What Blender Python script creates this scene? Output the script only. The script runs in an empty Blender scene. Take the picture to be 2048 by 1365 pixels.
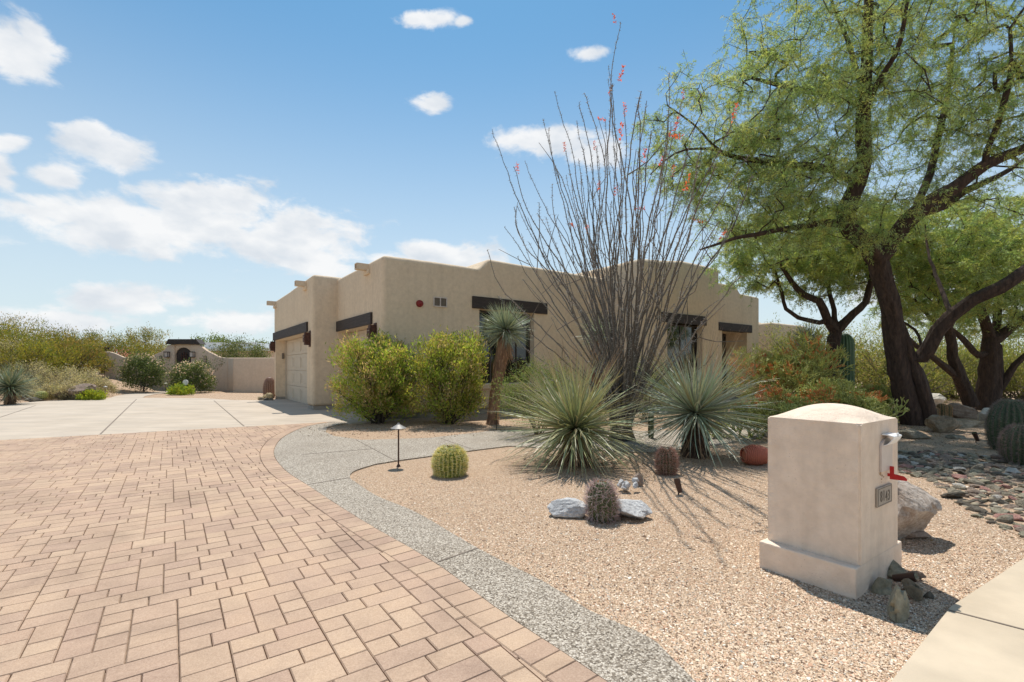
import bpy, bmesh, math, random
import numpy as np
from mathutils import Vector, Matrix, noise as mnoise
from mathutils.geometry import tessellate_polygon
random.seed(7); RNG = np.random.default_rng(11)
sc = bpy.context.scene; COL = sc.collection
# ------------------------------------------------------------------ camera
HC = 1.35; FP = 960.0; HOR = 737.0
cam_d = bpy.data.cameras.new('camera'); cam = bpy.data.objects.new('camera', cam_d); COL.objects.link(cam)
cam.location = (0, 0, HC); cam.rotation_euler = (math.radians(90), 0, 0)
cam_d.sensor_width = 36; cam_d.lens = 36*FP/2048
cam_d.shift_y = (HOR-682.5)/2048; cam_d.clip_end = 4000; cam_d.clip_start = .05
sc.camera = cam
# ------------------------------------------------------------------ light
SUNV = Vector((-.03, .42, 1)).normalized()
SUN_EL = math.asin(SUNV.z); SUN_AZ = math.atan2(SUNV.x, SUNV.y)
sun_d = bpy.data.lights.new('sun', 'SUN'); sun = bpy.data.objects.new('sun', sun_d); COL.objects.link(sun)
sun_d.energy = 3.7; sun_d.angle = math.radians(.5); sun_d.color = (1, .95, .87)
sun.rotation_euler = SUNV.to_track_quat('Z', 'Y').to_euler(); sun.location = (0, 0, 30)
sc.view_settings.view_transform = 'Standard'; sc.view_settings.look = 'None'
sc.view_settings.gamma = 1; sc.view_settings.use_curve_mapping = False
sc.view_settings.exposure = .45
SKY_STRENGTH = .15

def pdir(px, py):
    return Vector(((px-1024)/FP, 1, (HOR-py)/FP)).normalized()
def at(px, py, d):
    return Vector(((px-1024)/FP*d, d, HC-(py-HOR)/FP*d))
def gp(px, py, z=0):
    d = (HC-z)*FP/(py-HOR); return Vector(((px-1024)/FP*d, d, z))

# ---- world: Nishita sky plus a layer of procedural cumulus
w = bpy.data.worlds.new('World'); sc.world = w; w.use_nodes = True
nt = w.node_tree; nt.nodes.clear(); N = nt.nodes; L = nt.links
def wm(op, a, b=None, clamp=False):
    n = N.new('ShaderNodeMath'); n.operation = op; n.use_clamp = clamp
    for i, v in enumerate((a, b)):
        if v is None: continue
        if isinstance(v, (int, float)): n.inputs[i].default_value = v
        else: L.new(v, n.inputs[i])
    return n.outputs[0]
sky = N.new('ShaderNodeTexSky'); sky.sky_type = 'NISHITA'; sky.sun_disc = False
sky.sun_elevation = SUN_EL; sky.sun_rotation = SUN_AZ
sky.altitude = 400; sky.air_density = 1.0; sky.dust_density = .6; sky.ozone_density = 2.2
tc = N.new('ShaderNodeTexCoord')
vn = N.new('ShaderNodeVectorMath'); vn.operation = 'NORMALIZE'; L.new(tc.outputs['Generated'], vn.inputs[0])
D = vn.outputs[0]
mp = N.new('ShaderNodeMapping'); mp.inputs['Scale'].default_value = (1, 1, 1.9); L.new(D, mp.inputs[0])
nz = N.new('ShaderNodeTexNoise'); nz.inputs['Scale'].default_value = 12.5; nz.inputs['Detail'].default_value = 12
nz.inputs['Roughness'].default_value = .6; nz.inputs['Distortion'].default_value = .25; L.new(mp.outputs[0], nz.inputs['Vector'])
clouds = [(30,105,105,62,1),(70,80,60,40,.9),(205,300,110,42,1),(190,268,55,28,1),(115,356,70,28,.85),(0,350,45,45,.75),(10,282,70,20,.8),
 (330,448,310,58,1.1),(430,405,160,42,1.05),(600,480,140,60,1.1),(110,425,140,40,1),(230,420,140,36,1),(640,520,120,50,.8),
 (880,515,150,36,.95),(865,206,52,20,.9),(860,38,85,18,.7),(925,42,30,12,.7),(1180,106,50,16,.75),(1085,285,125,36,.95),(1190,310,100,40,.7),
 (260,600,200,32,.85),(90,650,240,36,.7),(480,640,200,40,.55),(1900,560,300,90,.6)]
acc = None
def blob(dirv, ax, az_, wgt, level=False):
    m = N.new('ShaderNodeMapping'); m.vector_type = 'TEXTURE'
    m.inputs['Location'].default_value = dirv
    if level:   # long axis lies level as the cloud bank does across this part of the sky
        Yv = dirv.normalized(); Xv = (Vector((1, 0, 0))-Yv*Yv.x).normalized(); Zv = Xv.cross(Yv)
        m.inputs['Rotation'].default_value = Matrix((Xv, Yv, Zv)).transposed().to_euler()
    else: m.inputs['Rotation'].default_value = (0, 0, -math.atan2(dirv.x, dirv.y))
    m.inputs['Scale'].default_value = (ax, max(ax, az_)*1.2, az_)
    L.new(D, m.inputs[0])
    ln = N.new('ShaderNodeVectorMath'); ln.operation = 'LENGTH'; L.new(m.outputs[0], ln.inputs[0])
    v = wm('SUBTRACT', 1.0, ln.outputs['Value'])
    return wm('ADD', v, (wgt-1)*.45)
for (px, py, rx, ry, wgt) in clouds:
    d = pdir(px, py); k = d.y
    b = blob(d, rx*1.25/FP*k*k if abs(px-1024) > 500 else rx*1.25/FP*k, ry*1.3/FP*k, wgt, True)
    acc = b if acc is None else wm('MAXIMUM', acc, b)
for az, el, rx, ry in [(115,20,.3,.08),(150,35,.25,.1),(190,15,.4,.08),(230,30,.3,.12),(270,18,.35,.1),(80,45,.2,.08),(310,50,.2,.09),(140,40,.3,.1),(170,55,.25,.12),(210,50,.3,.1),(245,48,.2,.1),(185,28,.3,.07)]:  # clouds out of view, some of them added to brighten the shaded facade
    a = math.radians(az); e = math.radians(el)
    acc = wm('MAXIMUM', acc, blob(Vector((math.sin(a)*math.cos(e), math.cos(a)*math.cos(e), math.sin(e))), rx, ry, .9))
acc = wm('MAXIMUM', acc, -.8)
dens = wm('ADD', acc, wm('MULTIPLY', wm('SUBTRACT', nz.outputs['Fac'], .5), 2.0))
mr = N.new('ShaderNodeMapRange'); mr.interpolation_type = 'SMOOTHSTEP'; L.new(dens, mr.inputs['Value'])
mr.inputs['From Min'].default_value = .10; mr.inputs['From Max'].default_value = .60; mr.inputs['To Max'].default_value = .93
# shading of the cloud: the same noise looked up a little higher gives greyer undersides
mp2 = N.new('ShaderNodeMapping'); mp2.inputs['Scale'].default_value = (1, 1, 1.9); mp2.inputs['Location'].default_value = (0, 0, .035); L.new(D, mp2.inputs[0])
nz2 = N.new('ShaderNodeTexNoise'); nz2.inputs['Scale'].default_value = 12.5; nz2.inputs['Detail'].default_value = 6; L.new(mp2.outputs[0], nz2.inputs['Vector'])
shade = N.new('ShaderNodeMapRange'); L.new(nz2.outputs['Fac'], shade.inputs['Value'])
shade.inputs['From Min'].default_value = .4; shade.inputs['From Max'].default_value = .68
cr = N.new('ShaderNodeMix'); cr.data_type = 'RGBA'; L.new(shade.outputs[0], cr.inputs['Factor'])
CLB = 4.7
cr.inputs['A'].default_value = (CLB*1.0, CLB*1.0, CLB*1.0, 1); cr.inputs['B'].default_value = (CLB*.74, CLB*.79, CLB*.85, 1)
# pale air low over the horizon
sx = N.new('ShaderNodeSeparateXYZ'); L.new(D, sx.inputs[0])
hz_ = N.new('ShaderNodeMapRange'); hz_.interpolation_type = 'SMOOTHSTEP'; L.new(sx.outputs['Z'], hz_.inputs['Value'])
hz_.inputs['From Min'].default_value = .66; hz_.inputs['From Max'].default_value = -.05; hz_.inputs['To Max'].default_value = .9
tint = N.new('ShaderNodeMix'); tint.data_type = 'RGBA'; tint.blend_type = 'MULTIPLY'; tint.inputs['Factor'].default_value = 1
L.new(sky.outputs[0], tint.inputs['A']); tint.inputs['B'].default_value = (.385, .66, .69, 1)
hm = N.new('ShaderNodeMix'); hm.data_type = 'RGBA'; L.new(hz_.outputs[0], hm.inputs['Factor'])
L.new(tint.outputs['Result'], hm.inputs['A']); hm.inputs['B'].default_value = (3.7, 4.0, 4.15, 1)
cm = N.new('ShaderNodeMix'); cm.data_type = 'RGBA'; L.new(mr.outputs[0], cm.inputs['Factor'])
L.new(hm.outputs['Result'], cm.inputs['A']); L.new(cr.outputs['Result'], cm.inputs['B'])
bg = N.new('ShaderNodeBackground'); bg.inputs['Strength'].default_value = SKY_STRENGTH
L.new(cm.outputs['Result'], bg.inputs[0])
wo = N.new('ShaderNodeOutputWorld'); L.new(bg.outputs[0], wo.inputs[0])

# ------------------------------------------------------------------ helpers
def tag(o, label=None, cat=None, group=None, kind=None):
    if label: o['label'] = label
    if cat: o['category'] = cat
    if group: o['group'] = group
    if kind: o['kind'] = kind
    return o
def empty(name, loc=(0, 0, 0), rz=0, **k):
    o = bpy.data.objects.new(name, None); COL.objects.link(o)
    o.location = loc; o.rotation_euler = (0, 0, rz); o.empty_display_size = .2
    return tag(o, **k)
def link(name, me, mat=None, parent=None, loc=None, **k):
    o = bpy.data.objects.new(name, me); COL.objects.link(o)
    if mat is not None and not me.materials: me.materials.append(mat)
    if parent is not None: o.parent = parent
    if loc is not None: o.location = loc
    return tag(o, **k)
def npmesh(name, V, F, col=None, smooth=False):
    """V (n,3); F (m,k) all the same size; col (n,3)"""
    V = np.asarray(V, np.float32); F = np.asarray(F, np.int32)
    me = bpy.data.meshes.new(name); n, m, k = len(V), len(F), F.shape[1]
    me.vertices.add(n); me.vertices.foreach_set('co', V.ravel())
    me.loops.add(m*k); me.loops.foreach_set('vertex_index', F.ravel())
    me.polygons.add(m); me.polygons.foreach_set('loop_start', np.arange(0, m*k, k, dtype=np.int32))
    if smooth: me.polygons.foreach_set('use_smooth', np.ones(m, bool))
    me.update(calc_edges=True)
    if col is not None:
        a = me.color_attributes.new('col', 'FLOAT_COLOR', 'POINT')
        c = np.ones((n, 4), np.float32); c[:, :3] = col; a.data.foreach_set('color', c.ravel())
    return me
class Acc:
    """collects numpy pieces of quads (or tris) with vertex colours into one mesh"""
    def __init__(s): s.V = []; s.F = []; s.C = []; s.n = 0
    def add(s, V, F, C=(1, 1, 1)):
        V = np.asarray(V, np.float32); s.V.append(V); s.F.append(np.asarray(F, np.int64)+s.n)
        C = np.asarray(C, np.float32); C = np.broadcast_to(C, (len(V), 3)); s.C.append(C); s.n += len(V)
    def mesh(s, name, smooth=False): return npmesh(name, np.concatenate(s.V), np.concatenate(s.F), np.concatenate(s.C), smooth)
    def link(s, name, mat, parent=None, smooth=False, **k): return link(name, s.mesh(name, smooth), mat, parent, **k)
def nrm(a): return a/np.maximum(np.linalg.norm(a, axis=-1, keepdims=True), 1e-9)
def rdir(n, up=0.0):
    v = RNG.normal(size=(n, 3)); v[:, 2] += up; return nrm(v)
def jit(col, n, amt=.15, hue=.06):
    c = np.array(col)[None]*(1+RNG.uniform(-amt, amt, (n, 1)))*(1+RNG.uniform(-hue, hue, (n, 3))); return np.clip(c, 0, 1)
def leaves(acc, P, Dn, Ln, W, col):
    """one quad (a pointed diamond) per leaf"""
    n = len(P); side = nrm(np.cross(Dn, RNG.normal(size=(n, 3)))); Ln = np.broadcast_to(Ln, n)[:, None]; W = np.broadcast_to(W, n)[:, None]
    mid = P+Dn*Ln*.45; V = np.stack([P, mid+side*W*.5, P+Dn*Ln, mid-side*W*.5], 1).reshape(-1, 3)
    acc.add(V, np.arange(4*n).reshape(n, 4), np.repeat(col, 4, 0))
def segs(acc, A, B, ra, rb, col, n=3):
    """tapered n-sided sticks"""
    m = len(A); d = nrm(B-A); s = nrm(np.cross(d, RNG.normal(size=(m, 3)))); t = np.cross(d, s)
    ra = np.broadcast_to(ra, m); rb = np.broadcast_to(rb, m); rings = []
    for P, r in ((A, ra), (B, rb)):
        for i in range(n):
            a = 2*math.pi*i/n; rings.append(P+(s*math.cos(a)+t*math.sin(a))*r[:, None])
    V = np.stack(rings, 1).reshape(-1, 3); base = np.arange(m)[:, None, None]*2*n
    f = np.array([[i, (i+1) % n, n+(i+1) % n, n+i] for i in range(n)])[None]
    c = np.repeat(col, 2*n, 0) if np.ndim(col) == 2 else col
    acc.add(V, (base+f).reshape(-1, 4), c)
def blades(acc, P, Dn, Ln, W, droop, col, ns=4, tip=None, up=(0, 0, 1)):
    """long narrow leaves, ns segments, folded flat, bending by droop"""
    n = len(P); up = np.array(up, float); side = nrm(np.cross(Dn, up)+RNG.normal(size=(n, 3))*.45); Ln = np.broadcast_to(Ln, n); W = np.broadcast_to(W, n); droop = np.broadcast_to(droop, n)
    V = []; C = []; col = np.broadcast_to(col, (n, 3)); wav = RNG.normal(size=(n, 3))
    for i in range(ns+1):
        t = i/ns; c = P+Dn*(Ln*t)[:, None]; c = c-np.array([0, 0, 1.])*(droop*Ln*t*t)[:, None]
        w = W*(1-t**1.6)*.5+.0006
        V += [c+side*w[:, None]+wav*math.sin(t*2.4)*(Ln*.05)[:, None], c-side*w[:, None]+wav*math.sin(t*2.4)*(Ln*.05)[:, None]]
        cc = col if tip is None or t < .99 else np.broadcast_to(tip, (n, 3)); C += [cc, cc]
    V = np.stack(V, 1).reshape(-1, 3); C = np.stack(C, 1).reshape(-1, 3); k = 2*(ns+1)
    f = np.array([[2*i, 2*i+1, 2*i+3, 2*i+2] for i in range(ns)])[None]
    acc.add(V, (np.arange(n)[:, None, None]*k+f).reshape(-1, 4), C)
def tube(acc, pts, rad, col, n=8, rough=0, cap=True):
    pts = np.array(pts, float); m = len(pts); rad = np.broadcast_to(rad, m)
    T = nrm(np.gradient(pts, axis=0)); ref = np.array([.3, 1, .1]); V = []
    s = nrm(np.cross(T[0], ref))
    for i in range(m):
        s = nrm(s-T[i]*np.dot(s, T[i])); t = np.cross(T[i], s)
        for j in range(n):
            a = 2*math.pi*j/n; r = rad[i]
            if rough: r *= 1+rough*.45*mnoise.noise(Vector((pts[i][2]*.9+5, math.cos(a)*7, math.sin(a)*7)))+rough*(mnoise.noise(Vector((pts[i][2]*1.3, math.cos(a)*2.4, math.sin(a)*2.4)))+.5*mnoise.noise(Vector((pts[i][2]*4, math.cos(a)*6, math.sin(a)*6))))
            V.append(pts[i]+(s*math.cos(a)+t*math.sin(a))*r)
    F = [[i*n+j, i*n+(j+1) % n, (i+1)*n+(j+1) % n, (i+1)*n+j] for i in range(m-1) for j in range(n)]
    if cap:
        V.append(pts[-1]); e = len(V)-1; o = (m-1)*n
        F += [[o+j, o+(j+1) % n, e, e] if False else [o+j, o+(j+1) % n, o+(j+2) % n, e] for j in range(0, n-1, 2)] if n % 2 == 0 else []
    acc.add(V, F, col)
def spline(P, step):
    P = [np.array(p, float) for p in P]; out = []
    for i in range(len(P)-1):
        p0 = P[max(i-1, 0)]; p1 = P[i]; p2 = P[i+1]; p3 = P[min(i+2, len(P)-1)]
        k = max(1, int(np.linalg.norm(p2-p1)/step))
        for j in range(k):
            t = j/k; out.append(.5*((2*p1)+(p2-p0)*t+(2*p0-5*p1+4*p2-p3)*t*t+(3*p1-p0-3*p2+p3)*t**3))
    out.append(P[-1]); return np.array(out)
def box_bm(bm, x0, x1, y0, y1, z0, z1, bev=0, seg=1):
    r = bmesh.ops.create_cube(bm, size=1, matrix=Matrix.Translation(((x0+x1)/2, (y0+y1)/2, (z0+z1)/2)) @ Matrix.Diagonal((x1-x0, y1-y0, z1-z0, 1)))
    if bev:
        es = list({e for v in r['verts'] for e in v.link_edges}); bmesh.ops.bevel(bm, geom=es, offset=bev, segments=seg, affect='EDGES', profile=.5)
def bm_link(bm, name, mat, parent=None, smooth=False, recalc=True, **k):
    if recalc: bmesh.ops.recalc_face_normals(bm, faces=bm.faces)
    me = bpy.data.meshes.new(name); bm.to_mesh(me); bm.free()
    if smooth: me.polygons.foreach_set('use_smooth', [True]*len(me.polygons))
    return link(name, me, mat, parent, **k)
def box(name, mat, x0, x1, y0, y1, z0, z1, parent=None, bev=0, seg=1, **k):
    bm = bmesh.new(); box_bm(bm, x0, x1, y0, y1, z0, z1, bev, seg); return bm_link(bm, name, mat, parent, **k)
def prism(name, mat, poly, z0, z1, parent=None, bev=0, **k):
    """vertical extrusion of an xy polygon"""
    bm = bmesh.new(); b = [bm.verts.new((p[0], p[1], z0)) for p in poly]; t = [bm.verts.new((p[0], p[1], z1)) for p in poly]
    n = len(poly)
    for tr in tessellate_polygon([[Vector((p[0], p[1], 0)) for p in poly]]):
        try: bm.faces.new([t[i] for i in tr])
        except ValueError: pass
    for i in range(n): bm.faces.new((b[i], b[(i+1) % n], t[(i+1) % n], t[i]))
    o = bm_link(bm, name, mat, parent, **k); return o
def shade_smooth_angle(o, deg=40):
    me = o.data; me.polygons.foreach_set('use_smooth', [True]*len(me.polygons))
    bm = bmesh.new(); bm.from_mesh(me); a = math.radians(deg)
    for e in bm.edges: e.smooth = not (len(e.link_faces) == 2 and e.calc_face_angle(0) > a)
    bm.to_mesh(me); bm.free()
def bake(o):
    """apply modifiers without operators"""
    dg = bpy.context.evaluated_depsgraph_get(); dg.update()
    me = bpy.data.meshes.new_from_object(o.evaluated_get(dg)); o.modifiers.clear(); o.data = me

# ------------------------------------------------------------------ materials
MAT = {}
def newmat(name):
    m = bpy.data.materials.new(name); m.use_nodes = True; MAT[name] = m
    nt = m.node_tree; return m, nt, nt.nodes['Principled BSDF']
def nd(nt, t, **k):
    n = nt.nodes.new(t)
    for a, v in k.items():
        if a in n.inputs: n.inputs[a].default_value = v
        else: setattr(n, a, v)
    return n
def ramp(nt, src, stops, interp='LINEAR'):
    r = nt.nodes.new('ShaderNodeValToRGB'); r.color_ramp.interpolation = interp; e = r.color_ramp.elements
    while len(e) < len(stops): e.new(.5)
    for i, (p, c) in enumerate(stops): e[i].position = p; e[i].color = (*c, 1)
    nt.links.new(src, r.inputs[0]); return r.outputs[0]
def mixc(nt, fac, a, b, blend='MIX'):
    m = nt.nodes.new('ShaderNodeMix'); m.data_type = 'RGBA'; m.blend_type = blend
    for s, v in (('Factor', fac), ('A', a), ('B', b)):
        if isinstance(v, (float, int)): m.inputs[s].default_value = v
        elif isinstance(v, tuple): m.inputs[s].default_value = (*v, 1)
        else: nt.links.new(v, m.inputs[s])
    return m.outputs['Result']
def bump(nt, b, src, strength, dist, prev=None):
    n = nt.nodes.new('ShaderNodeBump'); n.inputs['Strength'].default_value = strength; n.inputs['Distance'].default_value = dist
    nt.links.new(src, n.inputs['Height'])
    if prev: nt.links.new(prev, n.inputs['Normal'])
    nt.links.new(n.outputs[0], b.inputs['Normal']); return n.outputs[0]
def coords(nt, space='Object'):
    return nt.nodes.new('ShaderNodeTexCoord').outputs[space]
def noise_(nt, co, scale, detail=4, rough=.55, dist=0):
    n = nd(nt, 'ShaderNodeTexNoise', Scale=scale, Detail=detail, Roughness=rough, Distortion=dist); nt.links.new(co, n.inputs['Vector']); return n.outputs['Fac']
def stucco(name, c1, c2, bs=.5, stain=.25):
    m, nt, b = newmat(name); co = coords(nt)
    n1 = noise_(nt, co, 1.1, 6, .6); c = ramp(nt, n1, [(.3, c1), (.7, c2)])
    n2 = noise_(nt, co, 9, 5, .6); c = mixc(nt, .5, c, ramp(nt, n2, [(.3, tuple(x*.88 for x in c1)), (.7, tuple(min(1, x*1.05) for x in c2))]))
    # rain streaks: noise stretched down the wall
    mpn = nd(nt, 'ShaderNodeMapping', Scale=(5, 5, .35)); nt.links.new(co, mpn.inputs[0]); n4 = noise_(nt, mpn.outputs[0], 1.0, 5, .6)
    c = mixc(nt, ramp(nt, n4, [(.5, (0, 0, 0)), (.85, (stain,)*3)]), c, tuple(x*.62 for x in c1))
    nt.links.new(c, b.inputs['Base Color']); b.inputs['Roughness'].default_value = .92; b.inputs['Specular IOR Level'].default_value = .2
    n3 = noise_(nt, co, 90, 5, .65); p = bump(nt, b, n3, bs, .006)
    pv = nd(nt, 'ShaderNodeTexVoronoi', Scale=38.0); nt.links.new(co, pv.inputs['Vector'])
    pit = ramp(nt, pv.outputs['Distance'], [(.05, (.55, .5, .45)), (.12, (1, 1, 1))]); msk = ramp(nt, noise_(nt, co, 4.5, 3), [(.5, (0, 0, 0)), (.6, (1, 1, 1))])
    c2 = mixc(nt, msk, c, mixc(nt, 1.0, c, pit, 'MULTIPLY')); nt.links.new(c2, b.inputs['Base Color'])
    p = bump(nt, b, noise_(nt, co, 28, 3, .5), .5, .012, p)
    bump(nt, b, noise_(nt, co, 3.2, 3), .5, .04, p); return m
stucco('stucco', (.64, .50, .35), (.75, .60, .43), 1.0, .35)
stucco('stucco_wall', (.62, .47, .34), (.68, .52, .385), .9, .3)
stucco('stucco_mailbox', (.74, .585, .455), (.87, .71, .57), 1.0, .4)
def plain(name, col, rough=.6, metal=0, var=.15, scale=8, bs=0, bscale=60):
    m, nt, b = newmat(name); co = coords(nt); n = noise_(nt, co, scale, 5)
    c = ramp(nt, n, [(.3, tuple(x*(1-var) for x in col)), (.7, tuple(min(1, x*(1+var)) for x in col))]); nt.links.new(c, b.inputs['Base Color'])
    b.inputs['Roughness'].default_value = rough; b.inputs['Metallic'].default_value = metal
    if bs: bump(nt, b, noise_(nt, co, bscale, 4), bs, .004)
    return m
plain('bronze', (.05, .035, .028), .5, .4)
plain('rust_iron', (.085, .035, .022), .7, .3, .4, 14, .5)
plain('frame_brown', (.045, .032, .025), .45)
plain('door_cream', (.56, .47, .36), .55, 0, .05, 3, .1, 30)
plain('siren_red', (.22, .010, .010), .5)
plain('red_paint', (.50, .012, .012), .4, 0, .1)
plain('white_metal', (.82, .82, .82), .35, 0, .04)
plain('panel_beige', (.58, .5, .45), .4, 0, .08)
plain('vent_grey', (.16, .13, .1), .6)
plain('foundation', (.33, .29, .24), .9, 0, .2, 6, .4)
plain('lamp_bronze', (.07, .035, .025), .5, .3)
plain('lamp_hat', (.26, .24, .22), .55, .2, .15)
plain('terracotta', (.50, .16, .09), .7, 0, .2, 20, .3)
plain('plaque', (.36, .31, .26), .6, .2, .1, 30, .3)
plain('plaque_dark', (.10, .08, .06), .6)
plain('roof_white', (.7, .7, .68), .7)
m, nt, b = newmat('glass_dark'); b.inputs['Base Color'].default_value = (.008, .010, .012, 1); b.inputs['Roughness'].default_value = .04; b.inputs['Specular IOR Level'].default_value = .8
# dark stained timber
m, nt, b = newmat('dark_wood'); co = coords(nt)
mpn = nd(nt, 'ShaderNodeMapping', Scale=(1.2, 14, 14)); nt.links.new(co, mpn.inputs[0]); n = noise_(nt, mpn.outputs[0], 3, 6, .65, .6)
nt.links.new(ramp(nt, n, [(.3, (.018, .013, .011)), (.6, (.05, .036, .03)), (.8, (.09, .065, .055))]), b.inputs['Base Color']); b.inputs['Roughness'].default_value = .75; bump(nt, b, n, .7, .01)
# gravel
GRAV = [(.14, .085, .055), (.40, .265, .17), (.60, .425, .285), (.74, .56, .40), (.50, .28, .18), (.82, .70, .56)]
m, nt, b = newmat('gravel'); co = coords(nt)
v = nd(nt, 'ShaderNodeTexVoronoi', Scale=120.0, Randomness=1.0); nt.links.new(co, v.inputs['Vector'])
sep = nd(nt, 'ShaderNodeSeparateColor'); nt.links.new(v.outputs['Color'], sep.inputs[0])
c = ramp(nt, sep.outputs[0], [(0, GRAV[0]), (.12, GRAV[1]), (.35, GRAV[2]), (.62, GRAV[3]), (.8, GRAV[4]), (.92, GRAV[5])])
big = noise_(nt, co, .5, 5, .6); c = mixc(nt, 1.0, c, ramp(nt, big, [(.3, (.88, .86, .84)), (.7, (1.0, 1.0, 1.0))]), 'MULTIPLY')
mid = noise_(nt, co, 22, 5, .7); c = mixc(nt, .35, c, ramp(nt, mid, [(.35, (.40, .29, .2)), (.65, (.72, .57, .43))]))
dk = ramp(nt, v.outputs['Distance'], [(.35, (1, 1, 1)), (.75, (.55, .5, .45))]); c = mixc(nt, 1.0, c, dk, 'MULTIPLY')
nt.links.new(c, b.inputs['Base Color']); b.inputs['Roughness'].default_value = .95; b.inputs['Specular IOR Level'].default_value = .1
inv = nd(nt, 'ShaderNodeMath', operation='SUBTRACT'); inv.inputs[0].default_value = 1; nt.links.new(v.outputs['Distance'], inv.inputs[1])
p = bump(nt, b, inv.outputs[0], .8, .008); bump(nt, b, noise_(nt, co, 12, 4), .5, .02, p)
# exposed aggregate
m, nt, b = newmat('aggregate'); co = coords(nt)
v = nd(nt, 'ShaderNodeTexVoronoi', Scale=118.0); nt.links.new(co, v.inputs['Vector']); sep = nd(nt, 'ShaderNodeSeparateColor'); nt.links.new(v.outputs['Color'], sep.inputs[0])
c = ramp(nt, sep.outputs[0], [(0, (.09, .068, .045)), (.18, (.23, .19, .145)), (.4, (.35, .30, .24)), (.65, (.46, .40, .33)), (.85, (.66, .59, .50))])
c = mixc(nt, 1.0, c, ramp(nt, v.outputs['Distance'], [(.4, (1, 1, 1)), (.8, (.6, .56, .5))]), 'MULTIPLY')
c = mixc(nt, 1.0, c, ramp(nt, noise_(nt, co, 1.3, 5), [(.3, (.82, .8, .78)), (.7, (1, 1, 1))]), 'MULTIPLY')
nt.links.new(c, b.inputs['Base Color']); b.inputs['Roughness'].default_value = .8
inv = nd(nt, 'ShaderNodeMath', operation='SUBTRACT'); inv.inputs[0].default_value = 1; nt.links.new(v.outputs['Distance'], inv.inputs[1]); bump(nt, b, inv.outputs[0], .7, .006)
# concrete
m, nt, b = newmat('concrete'); co = coords(nt); c = ramp(nt, noise_(nt, co, .8, 7, .62), [(.3, (.43, .35, .265)), (.7, (.54, .45, .355))])
mpn = nd(nt, 'ShaderNodeMapping', Scale=(.35, 1.6, 1)); mpn.inputs['Rotation'].default_value = (0, 0, .25); nt.links.new(co, mpn.inputs[0])
c = mixc(nt, ramp(nt, noise_(nt, mpn.outputs[0], 1.6, 6, .7, .6), [(.44, (0, 0, 0)), (.75, (.75, .75, .75))]), c, (.33, .28, .23))
nt.links.new(c, b.inputs['Base Color']); b.inputs['Roughness'].default_value = .85; bump(nt, b, noise_(nt, co, 120, 4), .25, .003)
plain('sidewalk_tan', (.52, .425, .31), .88, 0, .14, 2.5, .3, 120)
plain('joint_dark', (.20, .16, .125), .95)
plain('sand_joint', (.30, .22, .155), .95, 0, .3, 40)
# pavers
def paver_mat(name, attr):
    m, nt, b = newmat(name); co = coords(nt, 'Object')
    if attr: r = nd(nt, 'ShaderNodeAttribute', attribute_name='col'); s = nd(nt, 'ShaderNodeSeparateColor'); nt.links.new(r.outputs['Color'], s.inputs[0]); rnd = s.outputs[0]; pos = co
    else:
        oi = nd(nt, 'ShaderNodeObjectInfo'); rnd = oi.outputs['Random']; pos = nd(nt, 'ShaderNodeNewGeometry').outputs['Position']
    c = ramp(nt, rnd, [(0, (.35, .235, .185)), (.2, (.46, .325, .235)), (.4, (.39, .26, .205)), (.6, (.50, .36, .26)), (.75, (.36, .245, .195)), (.9, (.45, .315, .23)), (1, (.42, .28, .21))])
    sp = noise_(nt, pos, 130, 3, .85); c = mixc(nt, .38, c, ramp(nt, sp, [(.3, (.22, .14, .1)), (.5, (.45, .31, .22)), (.72, (.66, .52, .40))]))
    c = mixc(nt, 1.0, c, ramp(nt, noise_(nt, pos, 1.1, 7, .7, .5), [(.32, (.76, .75, .73)), (.52, (1.04, 1.04, 1.0)), (.7, (1.16, 1.15, 1.06))]), 'MULTIPLY')
    nt.links.new(c, b.inputs['Base Color']); b.inputs['Roughness'].default_value = .88; b.inputs['Specular IOR Level'].default_value = .25
    bump(nt, b, sp, .5, .004); return m
paver_mat('paver', False); paver_mat('paver_far', True)
# vertex coloured foliage
def foliage(name, trans=.35, rough=.55, mul=1.0):
    m, nt, b = newmat(name); a = nd(nt, 'ShaderNodeAttribute', attribute_name='col')
    nt.links.new(a.outputs['Color'], b.inputs['Base Color']); b.inputs['Roughness'].default_value = rough; b.inputs['Specular IOR Level'].default_value = .3
    if trans:
        t = nd(nt, 'ShaderNodeBsdfTranslucent'); mx = nd(nt, 'ShaderNodeMixShader'); mx.inputs[0].default_value = trans
        nt.links.new(mixc(nt, 1.0, a.outputs['Color'], (1.25, 1.2, .7), 'MULTIPLY'), t.inputs[0]); nt.links.new(b.outputs[0], mx.inputs[1]); nt.links.new(t.outputs[0], mx.inputs[2])
        nt.links.new(mx.outputs[0], nt.nodes['Material Output'].inputs[0])
    return m
foliage('leaf', .5); foliage('blade', .12, .38); foliage('spine', 0, .6); foliage('pebbles', 0, .9)
m, nt, b = newmat('bark'); a = nd(nt, 'ShaderNodeAttribute', attribute_name='col'); co = coords(nt)
mpn = nd(nt, 'ShaderNodeMapping', Scale=(1, 1, .22)); nt.links.new(co, mpn.inputs[0]); n = noise_(nt, mpn.outputs[0], 16, 7, .7, .5)
c = mixc(nt, 1.0, a.outputs['Color'], ramp(nt, n, [(.3, (.35, .3, .28)), (.55, (1, 1, 1)), (.75, (1.9, 1.7, 1.5))]), 'MULTIPLY'); nt.links.new(c, b.inputs['Base Color']); b.inputs['Roughness'].default_value = .95; bump(nt, b, n, 1.0, .06)
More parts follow.
